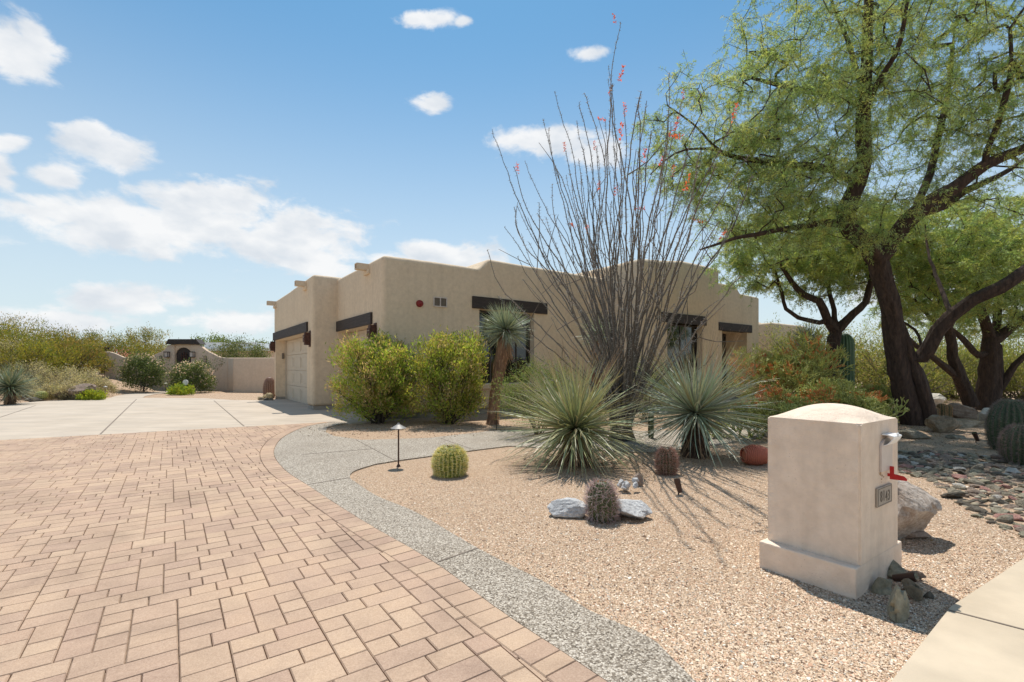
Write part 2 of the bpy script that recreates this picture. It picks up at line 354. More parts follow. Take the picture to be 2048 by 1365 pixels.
# rocks
def rockmat(name, a, b_, c_, sc_=18, bs=.8):
    m, nt, b = newmat(name); co = coords(nt); n = noise_(nt, co, sc_, 8, .72); c = ramp(nt, n, [(.32, a), (.5, b_), (.68, c_)])
    c = mixc(nt, .45, c, ramp(nt, noise_(nt, co, 2.5, 5, .6, .4), [(.35, a), (.65, c_)])); nt.links.new(c, b.inputs['Base Color']); b.inputs['Roughness'].default_value = .9
    p = bump(nt, b, n, bs, .02); bump(nt, b, noise_(nt, co, 4, 5), .6, .06, p); return m
rockmat('granite_white', (.14, .14, .15), (.58, .57, .56), (.80, .79, .77), 40)
rockmat('granite_tan', (.15, .10, .07), (.42, .33, .26), (.66, .59, .52), 45)
rockmat('rock_grey', (.085, .07, .045), (.22, .185, .13), (.42, .36, .27))
rockmat('rock_brown', (.14, .09, .06), (.28, .2, .15), (.42, .33, .26))
rockmat('rock_red', (.24, .09, .07), (.42, .2, .16), (.55, .33, .27))
rockmat('rock_green', (.10, .09, .055), (.28, .25, .17), (.50, .44, .32))
rockmat('rock_pale', (.34, .3, .25), (.54, .49, .42), (.74, .69, .62))
rockmat('rock_dark', (.035, .03, .02), (.11, .09, .065), (.24, .20, .15))

# ------------------------------------------------------------------ the ground
def sstep(a, b, x):
    t = np.clip((x-a)/(b-a), 0, 1); return t*t*(3-2*t)
def hz(x, y):
    return .95*sstep(-20, -24.5, np.asarray(x, float))*sstep(18, 24, np.asarray(y, float))
xs = np.concatenate([[-1500, -600, -250, -120, -80], np.arange(-60, 61, 1.0), [80, 120, 250, 600, 1500]])
ys = np.concatenate([[-1500, -500, -150, -50], np.arange(-20, 71, 1.0), [90, 130, 250, 600, 1500]])
X, Y = np.meshgrid(xs, ys); V = np.stack([X.ravel(), Y.ravel(), hz(X, Y).ravel()], 1)
nx = len(xs); I = np.arange((len(ys)-1)*(nx-1)); r, c_ = I//(nx-1), I % (nx-1); F = np.stack([r*nx+c_, r*nx+c_+1, (r+1)*nx+c_+1, (r+1)*nx+c_], 1)
link('ground', npmesh('ground', V, F, smooth=True), MAT['gravel'], kind='structure')

TH = math.atan2(.581, .814); U = np.array([math.cos(TH), math.sin(TH)]); W_ = np.array([-math.sin(TH), math.cos(TH)])
def inpoly(P, poly):
    x, y = P[:, 0], P[:, 1]; ins = np.zeros(len(P), bool); n = len(poly)
    for i in range(n):
        x0, y0 = poly[i][:2]; x1, y1 = poly[(i+1) % n][:2]
        c = ((y0 > y) != (y1 > y)); ins ^= c & (x < (x1-x0)*(y-y0)/(y1-y0+1e-12)+x0)
    return ins
def G2(px, py): g = gp(px, py); return np.array([g.x, g.y])
# curve between pavers and exposed aggregate
edge_px = [(1206,1365),(1135,1317),(995,1223),(871,1131),(755,1063),(692,1024),(616,974),(572,944),(550,916),(551,896),(568,876),(604,858),(640,849.5),(668,846)]
E = [G2(*p) for p in edge_px]; e0 = E[0]+(E[0]-E[1])/np.linalg.norm(E[0]-E[1])*2.5
edge = spline([np.array([*e0, 0])]+[np.array([*p, 0]) for p in E], .08)[:, :2]
# aggregate walk polygon
inner_px = [(1385,1365),(1300,1283),(1179,1227),(1091,1171),(955,1101),(831,1028),(755,996),(712,968),(700,958),(706,946),(740,934),(779,926),(939,904),(1019,894)]
inner = [G2(*p) for p in inner_px]; i0 = inner[0]+(inner[0]-inner[1])/np.linalg.norm(inner[0]-inner[1])*2.2
path_far = [(2.2, 7.6), (3.6, 8.4), (6.4, 10.4), (9.3, 13.2), (9.3, 14.6), (8.2, 13.9), (5.6, 11.4), (3.4, 10.3), (1.6, 10.0)]
top_px = [(1059,860),(979,864),(859,878),(724,882),(668,874),(651,866),(655,856),(690,848)]
inner_c = spline([np.array([*i0, 0])]+[np.array([*p, 0]) for p in inner], .12)[:, :2]
walk = [tuple(p) for p in inner_c]+path_far+[tuple(G2(*p)) for p in top_px]
walk_poly = walk+[tuple(p) for p in edge[::-1]]
prism('garden_walk', MAT['aggregate'], walk_poly, -.03, .018, kind='structure')
# concrete drive
dl = G2(-60, 887); dr = edge[-1]
dtop = [G2(-300, 830), G2(-60, 813.5), G2(0, 811), G2(70, 805), G2(150, 800), G2(219, 798), G2(284, 797), G2(410, 798), G2(465, 801.5), G2(519, 802)]
dv = lambda u, v: tuple(np.array([-3.345, 12.40])+U*u+W_*v)
drive_poly = [tuple(G2(-300, 900))]+[tuple(p) for p in dtop]+[dv(-.6, 10.7), dv(.6, 10.7), dv(.6, .1), dv(.3, -.3), tuple(G2(700, 849)), tuple(dr)]
prism('concrete_drive', MAT['concrete'], drive_poly, -.03, .024, kind='structure')
def strip(name, a, b, wd, z, mat='joint_dark', parent=None):
    a = np.array(a); b = np.array(b); d = (b-a)/np.linalg.norm(b-a); n = np.array([-d[1], d[0]])*wd/2
    return prism(name, MAT[mat], [a+n, b+n, b-n, a-n], z-.004, z, parent, kind='structure')
for a, b in (((273, 800), (201, 871)), ((428, 803), (488, 855)), ((71, 813), (0, 837))): strip('drive_joint', G2(*a), G2(*b), .03, .0275)
for a, b in (((877, 1129), (955, 1102)), ((616, 973), (698, 959)), ((604, 912), (752, 900)), ((712, 882), (790, 924)), ((881, 879), (947, 902))): strip('walk_joint', G2(*a), G2(*b), .014, .0215)
# entry path to the gate and street sidewalk
gpath = [G2(216, 798.6), G2(232, 793), G2(262, 788), G2(300, 785), G2(340, 783), G2(352, 781.5), G2(378, 781.5), G2(350, 785.5), G2(310, 789.5), G2(290, 793.5), G2(284, 797.6)]
prism('gate_path', MAT['concrete'], [tuple(p) for p in gpath], -.03, .020, kind='structure')
sw = [G2(1789, 1365), G2(1902, 1221), G2(2048, 1123)]; sd = (sw[0]-sw[1]); sd /= np.linalg.norm(sd); s0 = sw[0]+sd*4
se = sw[2]+(sw[2]-sw[1])/np.linalg.norm(sw[2]-sw[1])*14; nn = np.array([.55, -.83])
side_poly = [tuple(s0), tuple(sw[0]), tuple(sw[1]), tuple(sw[2]), tuple(se), tuple(se+nn*1.6), tuple(sw[1]+nn*1.6), tuple(s0+nn*1.6)]
prism('sidewalk', MAT['sidewalk_tan'], side_poly, -.03, .022, kind='structure')
strip('sidewalk_joint', G2(1897, 1229), G2(2060, 1272), .012, .0255)
# paver field
far_line = (np.array(G2(-300, 900)), np.array(dr))
pav_poly = [tuple(p) for p in edge]+[tuple(G2(-300, 900)), (-16, 0), (-9, -3), (0, -3)]
base = prism('paver_driveway', MAT['sand_joint'], pav_poly, -.02, .008, kind='structure')
def half(poly, p, n):
    """keep the side where (x-p).n >= 0"""
    out = []; m = len(poly)
    for i in range(m):
        a, b = poly[i], poly[(i+1) % m]; da, db = np.dot(a-p, n), np.dot(b-p, n)
        if da >= 0: out.append(a)
        if (da >= 0) != (db >= 0): out.append(a+(b-a)*da/(da-db))
    return out
def area(p): p = np.array(p); x, y = p[:, 0], p[:, 1]; return .5*abs(np.dot(x, np.roll(y, 1))-np.dot(y, np.roll(x, 1)))
ZT = .026
def paver_geo(poly, zt, z0=0.0):
    """bevelled tile: outline, chamfer, top; returned around its own centre"""
    P = np.array(poly); c = P.mean(0); n = len(P)
    def inset(P, k): d = c-P; l = np.linalg.norm(d, axis=1, keepdims=True); return P+d/l*np.minimum(k*1.4, l*.4)
    A = inset(P, .0020); B = inset(P, .0065)
    V = [(*(p-c), z0) for p in A]+[(*(p-c), zt-.006) for p in A]+[(*(p-c), zt) for p in B]
    F = [[i, (i+1) % n, n+(i+1) % n, n+i] for i in range(n)]+[[n+i, n+(i+1) % n, 2*n+(i+1) % n, 2*n+i] for i in range(n)]+[[2*n+i for i in range(n)]]
    return c, V, F
# border: soldier course following the curve
cum = np.concatenate([[0], np.cumsum(np.linalg.norm(np.diff(edge, axis=0), axis=1))])
def on_edge(s): return np.array([np.interp(s, cum, edge[:, 0]), np.interp(s, cum, edge[:, 1])])
def en(s): t = on_edge(s+.05)-on_edge(s-.05); t /= np.linalg.norm(t); return np.array([-t[1], t[0]])
sgn = 1 if en(1.5)[0] < 0 else -1
BW = .198; tiles = []
s = 0.05
while s < cum[-1]-.2:
    w0 = .130; a, b = on_edge(s), on_edge(s+w0); na, nb = en(s)*sgn, en(s+w0)*sgn
    tiles.append(([a+na*.005, b+nb*.005, b+nb*BW, a+na*BW], None)); s += w0
M_ = .066; NI, NJ = 376, 300; occ = np.zeros((NI+1, NJ+1), bool); pid = np.zeros((NI+6, NJ+6), int); org = np.array([-3.345, 12.40])-U*9.0-W_*13.5
org = org+0
pieces = [(3, 2), (3, 2), (3, 2), (2, 2), (2, 2), (3, 3), (3, 3), (4, 2), (2, 3)]
rr = random.Random(5)
flp, fld = far_line[0], (far_line[1]-far_line[0])/np.linalg.norm(far_line[1]-far_line[0]); fln = np.array([fld[1], -fld[0]])
if fln[1] > 0: fln = -fln
for j in range(NJ):
    for i in range(NI):
        if occ[i, j]: continue
        k = list(pieces); rr.shuffle(k); k += [(2, 1), (1, 2), (1, 1)]
        for (a, b) in k:
            if i+a <= NI and j+b <= NJ and not occ[i:i+a, j:j+b].any():
                if a > 1 and b > 1 and i+a < NI and occ[i+a, j] == 0 and i+a+1 < NI and occ[i+a+1, j]: continue
                if j > 0 and pid[i+a-1, j-1] != pid[i+a, j-1] and (a, b) != k[-1] and rr.random() < .8 and b > 1 and not (i+a <= NI and occ[i+a, j]): continue
                occ[i:i+a, j:j+b] = True; pid[i:i+a, j:j+b] = i*1000+j+1; break
        o = org+U*(i*M_)+W_*(j*M_); q = [o, o+U*a*M_, o+U*a*M_+W_*b*M_, o+W_*b*M_]; c = sum(q)/4
        if c[1] < 1.2 or c[1] > 14 or c[0] < -1.12*c[1]-.8 or c[0] > .8: continue
        if np.dot(c-flp, fln) < -.2: continue
        clipped = None; q2 = q
        dd = np.linalg.norm(edge-c, axis=1); kk = int(dd.argmin())
        if dd[kk] < .7:
            ss = cum[kk]; nl = en(min(max(ss, .06), cum[-1]-.06))*sgn; pt = edge[kk]+nl*(BW+.002)
            q2 = half(q2, pt, nl); clipped = True
        elif not inpoly(c[None], pav_poly)[0]: continue
        if len(q2) >= 3 and min(np.dot(x-flp, fln) for x in q2) < 0: q2 = half(q2, flp+fln*.004, fln); clipped = True
        if len(q2) < 3 or area(q2) < .0012: continue
        if clipped and not inpoly(np.mean(q2, axis=0)[None], pav_poly)[0]: continue
        same = clipped and len(q2) == 4 and all(np.allclose(x, y) for x, y in zip(q, q2))
        tiles.append((q2, (a, b) if (not clipped or same) else None))
def vis(t):
    c = np.mean(t[0], axis=0)
    if c[1] < 1.9: return 0
    px = 1024+c[0]/c[1]*FP; py = HOR+HC/c[1]*FP
    if px < 12 or px > 2040 or py > 1352: return .0001
    return area(t[0])/c[1]**3
tiles.sort(key=vis, reverse=True); cache = {}
for q, key in tiles[:300]:
    z = ZT+random.uniform(-.0014, .0014)
    if key and key in cache: me = cache[key]; c = np.mean(q, axis=0)
    else:
        c, Vv, Ff = paver_geo(q, ZT); me = bpy.data.meshes.new('paver'); me.from_pydata(Vv, [], Ff); me.materials.append(MAT['paver'])
        if key: cache[key] = me
    o = bpy.data.objects.new('paver', me); COL.objects.link(o); o.parent = base; o.location = (c[0], c[1], z-ZT)
    o.rotation_euler = (random.gauss(0, .004), random.gauss(0, .004), 0)
VV = []; FF = []; CC = []
for q, key in tiles[300:]:
    c, Vv, Ff = paver_geo(q, ZT+random.uniform(-.0014, .0014)); n0 = len(VV); VV += [(x+c[0], y+c[1], z) for x, y, z in Vv]; FF += [[n0+i for i in f] for f in Ff]; CC += [random.random()]*len(Vv)
me = bpy.data.meshes.new('far_pavers'); me.from_pydata(VV, [], FF); a = me.color_attributes.new('col', 'FLOAT_COLOR', 'POINT'); cc = np.ones((len(VV), 4), np.float32); cc[:, 0] = CC; a.data.foreach_set('color', cc.ravel())
link('far_pavers', me, MAT['paver_far'], base, kind='stuff')
print('pavers', len(tiles))

# loose gravel lying on the ground
def pebbles(name, n, dmin, dmax, size, pmin, pmax, label=None):
    d = 1/(RNG.uniform(1/dmax, 1/dmin, n)); px = RNG.uniform(pmin, pmax, n); x = (px-1024)/FP*d; P = np.stack([x, d], 1)
    keep = ~inpoly(P, walk_poly) & ~inpoly(P, pav_poly) & ~inpoly(P, side_poly) & ~inpoly(P, drive_poly)
    keep |= RNG.random(n) < .006
    P = P[keep]; n = len(P); oc = np.array([[1, 0, 0], [0, 1, 0], [-1, 0, 0], [0, -1, 0], [0, 0, .8], [0, 0, -.4]])
    ang = RNG.uniform(0, 6.28, n); s = size*RNG.lognormal(0, .35, n); sx = s*RNG.uniform(.8, 1.5, n); sy = s*RNG.uniform(.6, 1, n); sz = s*RNG.uniform(.5, .9, n)
    v = oc[None]*np.stack([sx, sy, sz], 1)[:, None]+RNG.normal(size=(n, 6, 3))*s[:, None, None]*.16
    ca, sa = np.cos(ang)[:, None], np.sin(ang)[:, None]
    X = v[..., 0]*ca-v[..., 1]*sa+P[:, :1]; Yv = v[..., 0]*sa+v[..., 1]*ca+P[:, 1:]; Z = v[..., 2]+s[:, None]*.25
    V = np.stack([X, Yv, Z], 2).reshape(-1, 3); f = np.array([[0, 1, 4], [1, 2, 4], [2, 3, 4], [3, 0, 4]])
    F = (np.arange(n)[:, None, None]*6+f[None]).reshape(-1, 3); pal = np.array([(.16, .10, .065), (.44, .30, .19), (.62, .45, .31), (.76, .59, .43), (.54, .32, .21), (.84, .74, .61), (.42, .37, .31)])
    c = pal[RNG.choice(7, n, p=[.13, .2, .28, .19, .09, .06, .05])]*RNG.uniform(.85, 1.08, (n, 1))
    return link(name, npmesh(name, V, F, np.clip(np.repeat(c, 6, 0), 0, 1)), MAT['pebbles'], kind='stuff', label='loose tan gravel spread over the planting bed', cat='gravel')
pebbles('gravel_stones', 330000, 1.9, 6.0, .0038, 700, 2060)

# ------------------------------------------------------------------ the house
HO = (-3.345, 12.40, 0)
house = empty('adobe_house', HO, TH, label='low tan stucco adobe house with stepped parapets and dark timber headers', cat='house')
def solid(name, pts, axis, a0, a1, bev=.12, cutters=(), mat='stucco'):
    """extrude an outline: axis 'v' -> outline in (u,z) extruded along v; 'u' -> outline in (v,z)"""
    bm = bmesh.new(); mk = (lambda p, a: (p[0], a, p[1])) if axis == 'v' else (lambda p, a: (a, p[0], p[1]))
    A = [bm.verts.new(mk(p, a0)) for p in pts]; B = [bm.verts.new(mk(p, a1)) for p in pts]; n = len(pts)
    bm.faces.new(A); bm.faces.new(B[::-1])
    for i in range(n): bm.faces.new((A[i], B[i], B[(i+1) % n], A[(i+1) % n]))
    o = bm_link(bm, name, MAT[mat], house)
    md = o.modifiers.new('b', 'BEVEL'); md.width = bev; md.segments = 5; md.limit_method = 'ANGLE'; md.angle_limit = math.radians(40)
    cs = []
    for (x0, x1, y0, y1, z0, z1) in cutters:
        c = box('cutter', None, x0, x1, y0, y1, z0, z1, bev=.02, seg=2); c.parent = house; cs.append(c)
        m = o.modifiers.new('c', 'BOOLEAN'); m.operation = 'DIFFERENCE'; m.object = c; m.solver = 'EXACT'
    bake(o)
    for c in cs: me = c.data; bpy.data.objects.remove(c); bpy.data.meshes.remove(me)
    shade_smooth_angle(o, 35); return o
ZB = .13
def scurve(x0, z0, x1, z1, n=7): return [(x0+(x1-x0)*i/n, z0+(z1-z0)*(.5-.5*math.cos(math.pi*i/n))) for i in range(n+1)]
main_p = [(0, ZB), (0, 4.29)]+[(1.5, 4.31)]+scurve(2.85, 4.30, 3.35, 4.62)+[(4.5, 4.6), (8.6, 4.57), (8.6, ZB)]
solid('wall', main_p, 'v', 0, 10.75, cutters=[(2.93, 4.98, -.5, .42, .9, 3.09), (-.5, .42, .95, 4.0, -.2, 2.54)])
gar_p = [(4.07, ZB), (4.07, 4.35), (5.2, 4.33), (8, 4.27), (10.9, 4.26), (10.9, ZB)]
solid('wall', gar_p, 'u', -.787, 3, cutters=[(-1.3, -.787+.46, 4.77, 10.5, -.2, 2.54)])
tow_p = [(8.27, ZB), (8.27, 5.02), (9.4, 5.1), (10.6, 5.24), (12, 5.24), (12.93, 5.2), (12.93, ZB)]
solid('wall', tow_p, 'v', -1.56, 7, .16, cutters=[(9.65, 11.75, -2, -1.14, .85, 2.95)])
s3_p = [(12.6, ZB), (12.6, 4.97), (15.6, 4.96)]+scurve(15.65, 4.95, 16.15, 4.66)+[(17.69, 4.62), (17.69, ZB)]
solid('wall', s3_p, 'v', -.64, 6.6, .1, cutters=[(14.6, 16.6, -1, .5, .2, 2.95)])
solid('wall', [(21.1, ZB), (21.1, 3.75), (25, 3.75), (25, ZB)], 'v', .44, 7)
solid('wall', [(21.6, ZB), (21.6, 4.2), (25.5, 4.2), (25.5, ZB)], 'v', 3.2, 9)
solid('wall', [(17.0, ZB), (17.0, 3.6), (21.4, 3.6), (21.4, ZB)], 'v', 4.2, 8.5)
def hb(name, mat, *a, **k): return box(name, MAT[mat], *a, parent=house, **k)
for a in [(.04, 8.4, .04, 1, 0, .135), (-.747, 2, 4.11, 4.77, 0, .135), (-.747, 2, 10.5, 10.86, 0, .135), (.04, 1, .04, .95, 0, .134), (.04, 1, 4.0, 4.3, 0, .134), (8.31, 12.89, -1.52, 2, 0, .136), (12.5, 17.65, -.6, 2, 0, .135)]: hb('foundation', 'foundation', *a)
# timber headers (slightly proud of the stucco)
hb('header_beam', 'dark_wood', 2.68, 5.49, -.055, .25, 3.10, 3.45, bev=.008)
def vbeam(x0, x1, y0, y1, z0, z1):
    o = box('header_beam', MAT['dark_wood'], -(y1-y0)/2, (y1-y0)/2, -(x1-x0)/2, (x1-x0)/2, -(z1-z0)/2, (z1-z0)/2, parent=house, bev=.008); o.location = ((x0+x1)/2, (y0+y1)/2, (z0+z1)/2); o.rotation_euler = (0, 0, math.pi/2)
vbeam(-.06, .25, .75, 4.04, 2.545, 2.87); vbeam(-.847, -.55, 4.62, 10.86, 2.545, 2.87)
hb('header_beam', 'dark_wood', 9.3, 11.95, -1.615, -1.3, 2.95, 3.29, bev=.008)
hb('header_beam', 'dark_wood', 14.3, 16.95, -.695, -.4, 2.95, 3.29, bev=.008)
# windows
def window(x0, x1, y, z0, z1, mull, extra=None):
    f = bmesh.new(); t = .05
    box_bm(f, x0, x1, y, y+.07, z0, z0+t); box_bm(f, x0, x1, y, y+.07, z1-t, z1); box_bm(f, x0, x0+t, y, y+.07, z0+t, z1-t); box_bm(f, x1-t, x1, y, y+.07, z0+t, z1-t)
    for q in mull: box_bm(f, q-.025, q+.025, y+.004, y+.066, z0+t, z1-t)
    w = bm_link(f, 'window', MAT['frame_brown'], house)
    xs_ = [x0+t]+[v for q in mull for v in (q-.025, q+.025)]+[x1-t]
    for a, b_ in zip(xs_[::2], xs_[1::2]): box('pane', MAT['glass_dark'], a, b_, y+.025, y+.04, z0+t, z1-t, parent=w)
    return w
window(2.95, 4.96, .2, .92, 3.07, (3.45, 4.42)); window(9.67, 11.73, -1.35, .87, 2.93, (10.7,)); window(14.7, 16.5, .3, .25, 2.93, (15.6,))
hb('window_sill', 'stucco', 2.85, 5.08, -.12, .18, .74, .897, bev=.03, seg=3)
hb('window_sill', 'stucco', 9.6, 11.8, -1.66, -1.35, .72, .845, bev=.03, seg=3)
# garage doors, four hinged sections each
def garage_door(x, y0, y1, z1):
    g = empty('garage_door'); g.parent = house; n = 4; h = (z1-.02)/n; cols = max(2, round((y1-y0)/1.4)); g.location = (x, (y0+y1)/2, 0); wd = (y1-y0)/2
    for i in range(n):
        bm = bmesh.new(); za = .02+i*h; box_bm(bm, 0, .04, -wd, wd, za+.006, za+h-.006, .004)
        for c in range(cols):
            a = -wd+(2*wd)*c/cols+.09; b_ = -wd+(2*wd)*(c+1)/cols-.09; zz0, zz1 = za+.11, za+h-.11
            for (p, q, r_, s_) in ((a, b_, zz0, zz0+.03), (a, b_, zz1-.03, zz1), (a, a+.03, zz0+.03, zz1-.03), (b_-.03, b_, zz0+.03, zz1-.03)): box_bm(bm, -.012, .003, p, q, r_, s_)
        bm_link(bm, 'door_panel', MAT['door_cream'], g)
    for yy in (-wd-.001, wd-.049): box('door_jamb', MAT['door_cream'], -.05, -.002, yy, yy+.05, .02, z1, parent=g)
    return g
garage_door(-.787+.42, 4.79, 10.48, 2.52); garage_door(.38, .97, 3.98, 2.52)
box('keypad', MAT['vent_grey'], -.55, -.47, 10.45, 10.498, 1.75, 2.0, parent=house, bev=.01)
# roof scuppers
for (x, y, z) in ((-.787, 10.45, 4.03), (-.787, 4.85, 4.06), (0, 1.05, 4.06)):
    c = bmesh.new(); t = .025; x1, x0 = x+.05, x-.33
    box_bm(c, x0, x1, y, y+.2, z, z+t); box_bm(c, x0, x1, y, y+t, z+t, z+.17); box_bm(c, x0, x1, y+.2-t, y+.2, z+t, z+.17); box_bm(c, x0, x1, y+t, y+.2-t, z+.17-t, z+.17)
    bm_link(c, 'roof_scupper', MAT['stucco'], house)
    hb('scupper_rib', 'stucco', x-.07, x+.05, y-.1, y+.29, z-.12, z-.003, bev=.025, seg=3)
# wall sconces
def sconce(x, y, z, s=1.0):
    g = empty('wall_sconce'); g.parent = house; g.location = (x, y, z)
    box('back_plate', MAT['rust_iron'], -.02, 0, -.11, .11, -.26, .26, parent=g, bev=.004)
    bm = bmesh.new(); box_bm(bm, -.17, -.021, -.095, .095, -.2, .2, .008); box_bm(bm, -.2, -.021, -.12, .12, -.11, .12, .008); bm_link(bm, 'shade', MAT['rust_iron'], g)
    bm = bmesh.new()
    for k in range(5): box_bm(bm, -.206, -.199, -.09+k*.042, -.075+k*.042, .04, .055)
    bm_link(bm, 'cutouts', MAT['door_cream'], g, kind='stuff')
sconce(-.787, 4.36, 2.30); sconce(0, .52, 2.30); sconce(-.787, 10.72, 2.30)
# alarm siren, gable vent
bm = bmesh.new(); bmesh.ops.create_cone(bm, cap_ends=True, segments=28, radius1=.1, radius2=.085, depth=.07, matrix=Matrix.Translation((1.03, -.035, 3.1)) @ Matrix.Rotation(math.pi/2, 4, 'X')); bmesh.ops.create_cone(bm, cap_ends=True, segments=24, radius1=.06, radius2=.03, depth=.03, matrix=Matrix.Translation((1.03, -.085, 3.1)) @ Matrix.Rotation(math.pi/2, 4, 'X'))
bm_link(bm, 'alarm_siren', MAT['siren_red'], house)
bm = bmesh.new()
for p in ((1.44, 1.86, 3.3, 3.325), (1.44, 1.86, 3.055, 3.08), (1.44, 1.465, 3.08, 3.3), (1.835, 1.86, 3.08, 3.3), (1.637, 1.663, 3.08, 3.3)): box_bm(bm, p[0], p[1], -.03, -.001, p[2], p[3])
vf = bm_link(bm, 'gable_vent', MAT['panel_beige'], house)
for i in range(9):
    for a in (1.465, 1.663): o = box('louver', MAT['vent_grey'], a, a+.172, -.012, -.003, 3.083+i*.024, 3.099+i*.024, parent=vf)
box('vent_back', MAT['vent_grey'], 1.465, 1.835, -.0025, -.001, 3.08, 3.3, parent=vf)

# ------------------------------------------------------------------ perimeter wall with gate
WD = 27.6
def wp(px, py, d): p = at(px, py, d); return (p.x, p.y, p.z)
pw = empty('garden_wall', (0, 0, 0), label='tan stucco garden wall with scalloped shoulders rising to an arched gate', cat='wall')
def wallrun(prof, th=.3, zb=-.3, nm='wall_section'):
    """prof: list of (x,y,ztop)"""
    bm = bmesh.new(); rows = []
    P = np.array([(p[0], p[1]) for p in prof]); T = nrm(np.gradient(P, axis=0)); Nn = np.stack([-T[:, 1], T[:, 0]], 1)
    if Nn[0, 1] < 0: Nn = -Nn
    for i, p in enumerate(prof):
        a = P[i]; b_ = P[i]+Nn[i]*th; r = .06
        rows.append([bm.verts.new(v) for v in ((*a, zb), (*a, p[2]-r), (*(a+Nn[i]*r*.3), p[2]-r*.3), (*(a+Nn[i]*r), p[2]), (*(b_-Nn[i]*r), p[2]), (*b_, p[2]-r), (*b_, zb))])
    for i in range(len(rows)-1):
        for j in range(6): bm.faces.new((rows[i][j], rows[i+1][j], rows[i+1][j+1], rows[i][j+1]))
    bm.faces.new(rows[0]); bm.faces.new(rows[-1][::-1])
    o = bm_link(bm, nm, MAT['stucco_wall'], pw); shade_smooth_angle(o, 40); return o
def wrun(pts, d0=None):
    out = []
    for (px, py, d) in pts: p = at(px, py, d); out.append((p.x, p.y, p.z))
    return out
def smoothrun(pts, step=.2):
    return [tuple(p) for p in spline([np.array(p) for p in wrun(pts)], step)]
wallrun([at(468, 716, 27.2), at(510, 716, 27.0), at(575, 716, 26.6)])
wallrun([at(455.5, 716, 28.6), at(462, 716, 27.9), at(467, 716, 27.2)], th=.3)
gl, gr = 349.5, 381.5; GD = 29.0
wallrun(smoothrun([(382.2, 689, GD), (392, 689.2, GD), (400, 691, GD), (408, 698, GD), (418, 704.5, GD), (428, 709, GD), (438, 714, GD), (446, 716, 28.9), (455, 716, 28.7)]))
wallrun(smoothrun([(209.5, 703.5, 27.9), (219, 703.8, 28), (229, 706.5, 28.1), (239, 711, 28.2), (248, 715.2, 28.3), (256, 716, 28.3), (280, 716, 28.6), (297, 716, 28.8), (304, 713, 28.9), (312, 708, GD), (321, 704, GD), (330, 698, GD), (335, 691, GD), (342, 689.3, GD), (349, 689, GD)]))
# arch over the gate
x0, x1 = at(349.2, 0, GD).x, at(382, 0, GD).x; xc = (x0+x1)/2; rw = (x1-x0)/2-.01; zt = at(0, 689, GD).z; za = 2.15
bm = bmesh.new(); arc = [(xc-rw*math.cos(a), za+rw*.95*math.sin(a)) for a in np.linspace(0, math.pi, 13)]
poly = [(x0, za)]+arc+[(x1, za), (x1, zt), (x0, zt)]
fr = [bm.verts.new((p[0], GD+.06, p[1])) for p in poly]; bk = [bm.verts.new((p[0], GD+.26, p[1])) for p in poly]; bm.faces.new(fr); bm.faces.new(bk[::-1])
for i in range(len(poly)): bm.faces.new((fr[i], bk[i], bk[(i+1) % len(poly)], fr[(i+1) % len(poly)]))
bm_link(bm, 'arch_panel', MAT['stucco_wall'], pw)
gate = empty('gate', (xc, GD+.14, 0)); gate.parent = pw
out = [(-rw, .03)]+[(p[0]-xc, p[1]) for p in arc]+[(rw, .03)]
bm = bmesh.new(); f_ = [bm.verts.new((p[0]*.985, 0, p[1])) for p in out]; k_ = [bm.verts.new((p[0]*.985, .05, p[1])) for p in out]; bm.faces.new(f_); bm.faces.new(k_[::-1])
for i in range(len(out)): bm.faces.new((f_[i], k_[i], k_[(i+1) % len(out)], f_[(i+1) % len(out)]))
bm_link(bm, 'gate_leaf', MAT['dark_wood'], gate)
for k in range(5): box('board', MAT['dark_wood'], -rw*.93+k*rw*.376, -rw*.93+k*rw*.376+rw*.35, -.015, -.001, .08, 2.1, parent=gate)
bm = bmesh.new(); box_bm(bm, -.02, .02, -.05, -.016, 1.75, 2.35)
for s in (-.14, .14): box_bm(bm, s-.015, s+.015, -.045, -.016, 1.75, 2.3)
box_bm(bm, -.2, .2, -.056, -.046, 1.95, 1.98); box_bm(bm, -.2, .2, -.056, -.046, 2.12, 2.15); bm_link(bm, 'grille', MAT['rust_iron'], gate)
a, b_ = at(333.5, 689, GD), at(403, 689, GD); a2, b2 = at(339, 679, GD), at(394, 679, GD); bm = bmesh.new()
q = [(a.x, a.z), (b_.x, a.z), (b2.x, a2.z), (a2.x, a2.z)]; fr = [bm.verts.new((p[0], GD-.12, p[1]+.003)) for p in q]; bk = [bm.verts.new((p[0], GD+.45, p[1]+.003)) for p in q]; bm.faces.new(fr); bm.faces.new(bk[::-1])
for i in range(4): bm.faces.new((fr[i], bk[i], bk[(i+1) % 4], fr[(i+1) % 4]))
bm_link(bm, 'gate_lintel', MAT['dark_wood'], pw)
for px in (336, 386.5):
    p = at(px, 709.5, GD); g = empty('gate_lantern'); g.parent = pw; g.location = (p.x, GD, p.z)
    bm = bmesh.new(); box_bm(bm, -.13, .13, -.22, -.001, .13, .17); box_bm(bm, -.12, .12, -.2, -.001, -.17, -.14)
    for sx_ in (-.12, .1): box_bm(bm, sx_, sx_+.02, -.2, -.18, -.14, .13); box_bm(bm, sx_, sx_+.02, -.03, -.001, -.14, .13)
    bm_link(bm, 'cage', MAT['bronze'], g); box('lantern_glass', MAT['panel_beige'], -.1, .1, -.17, -.02, -.135, .125, parent=g)
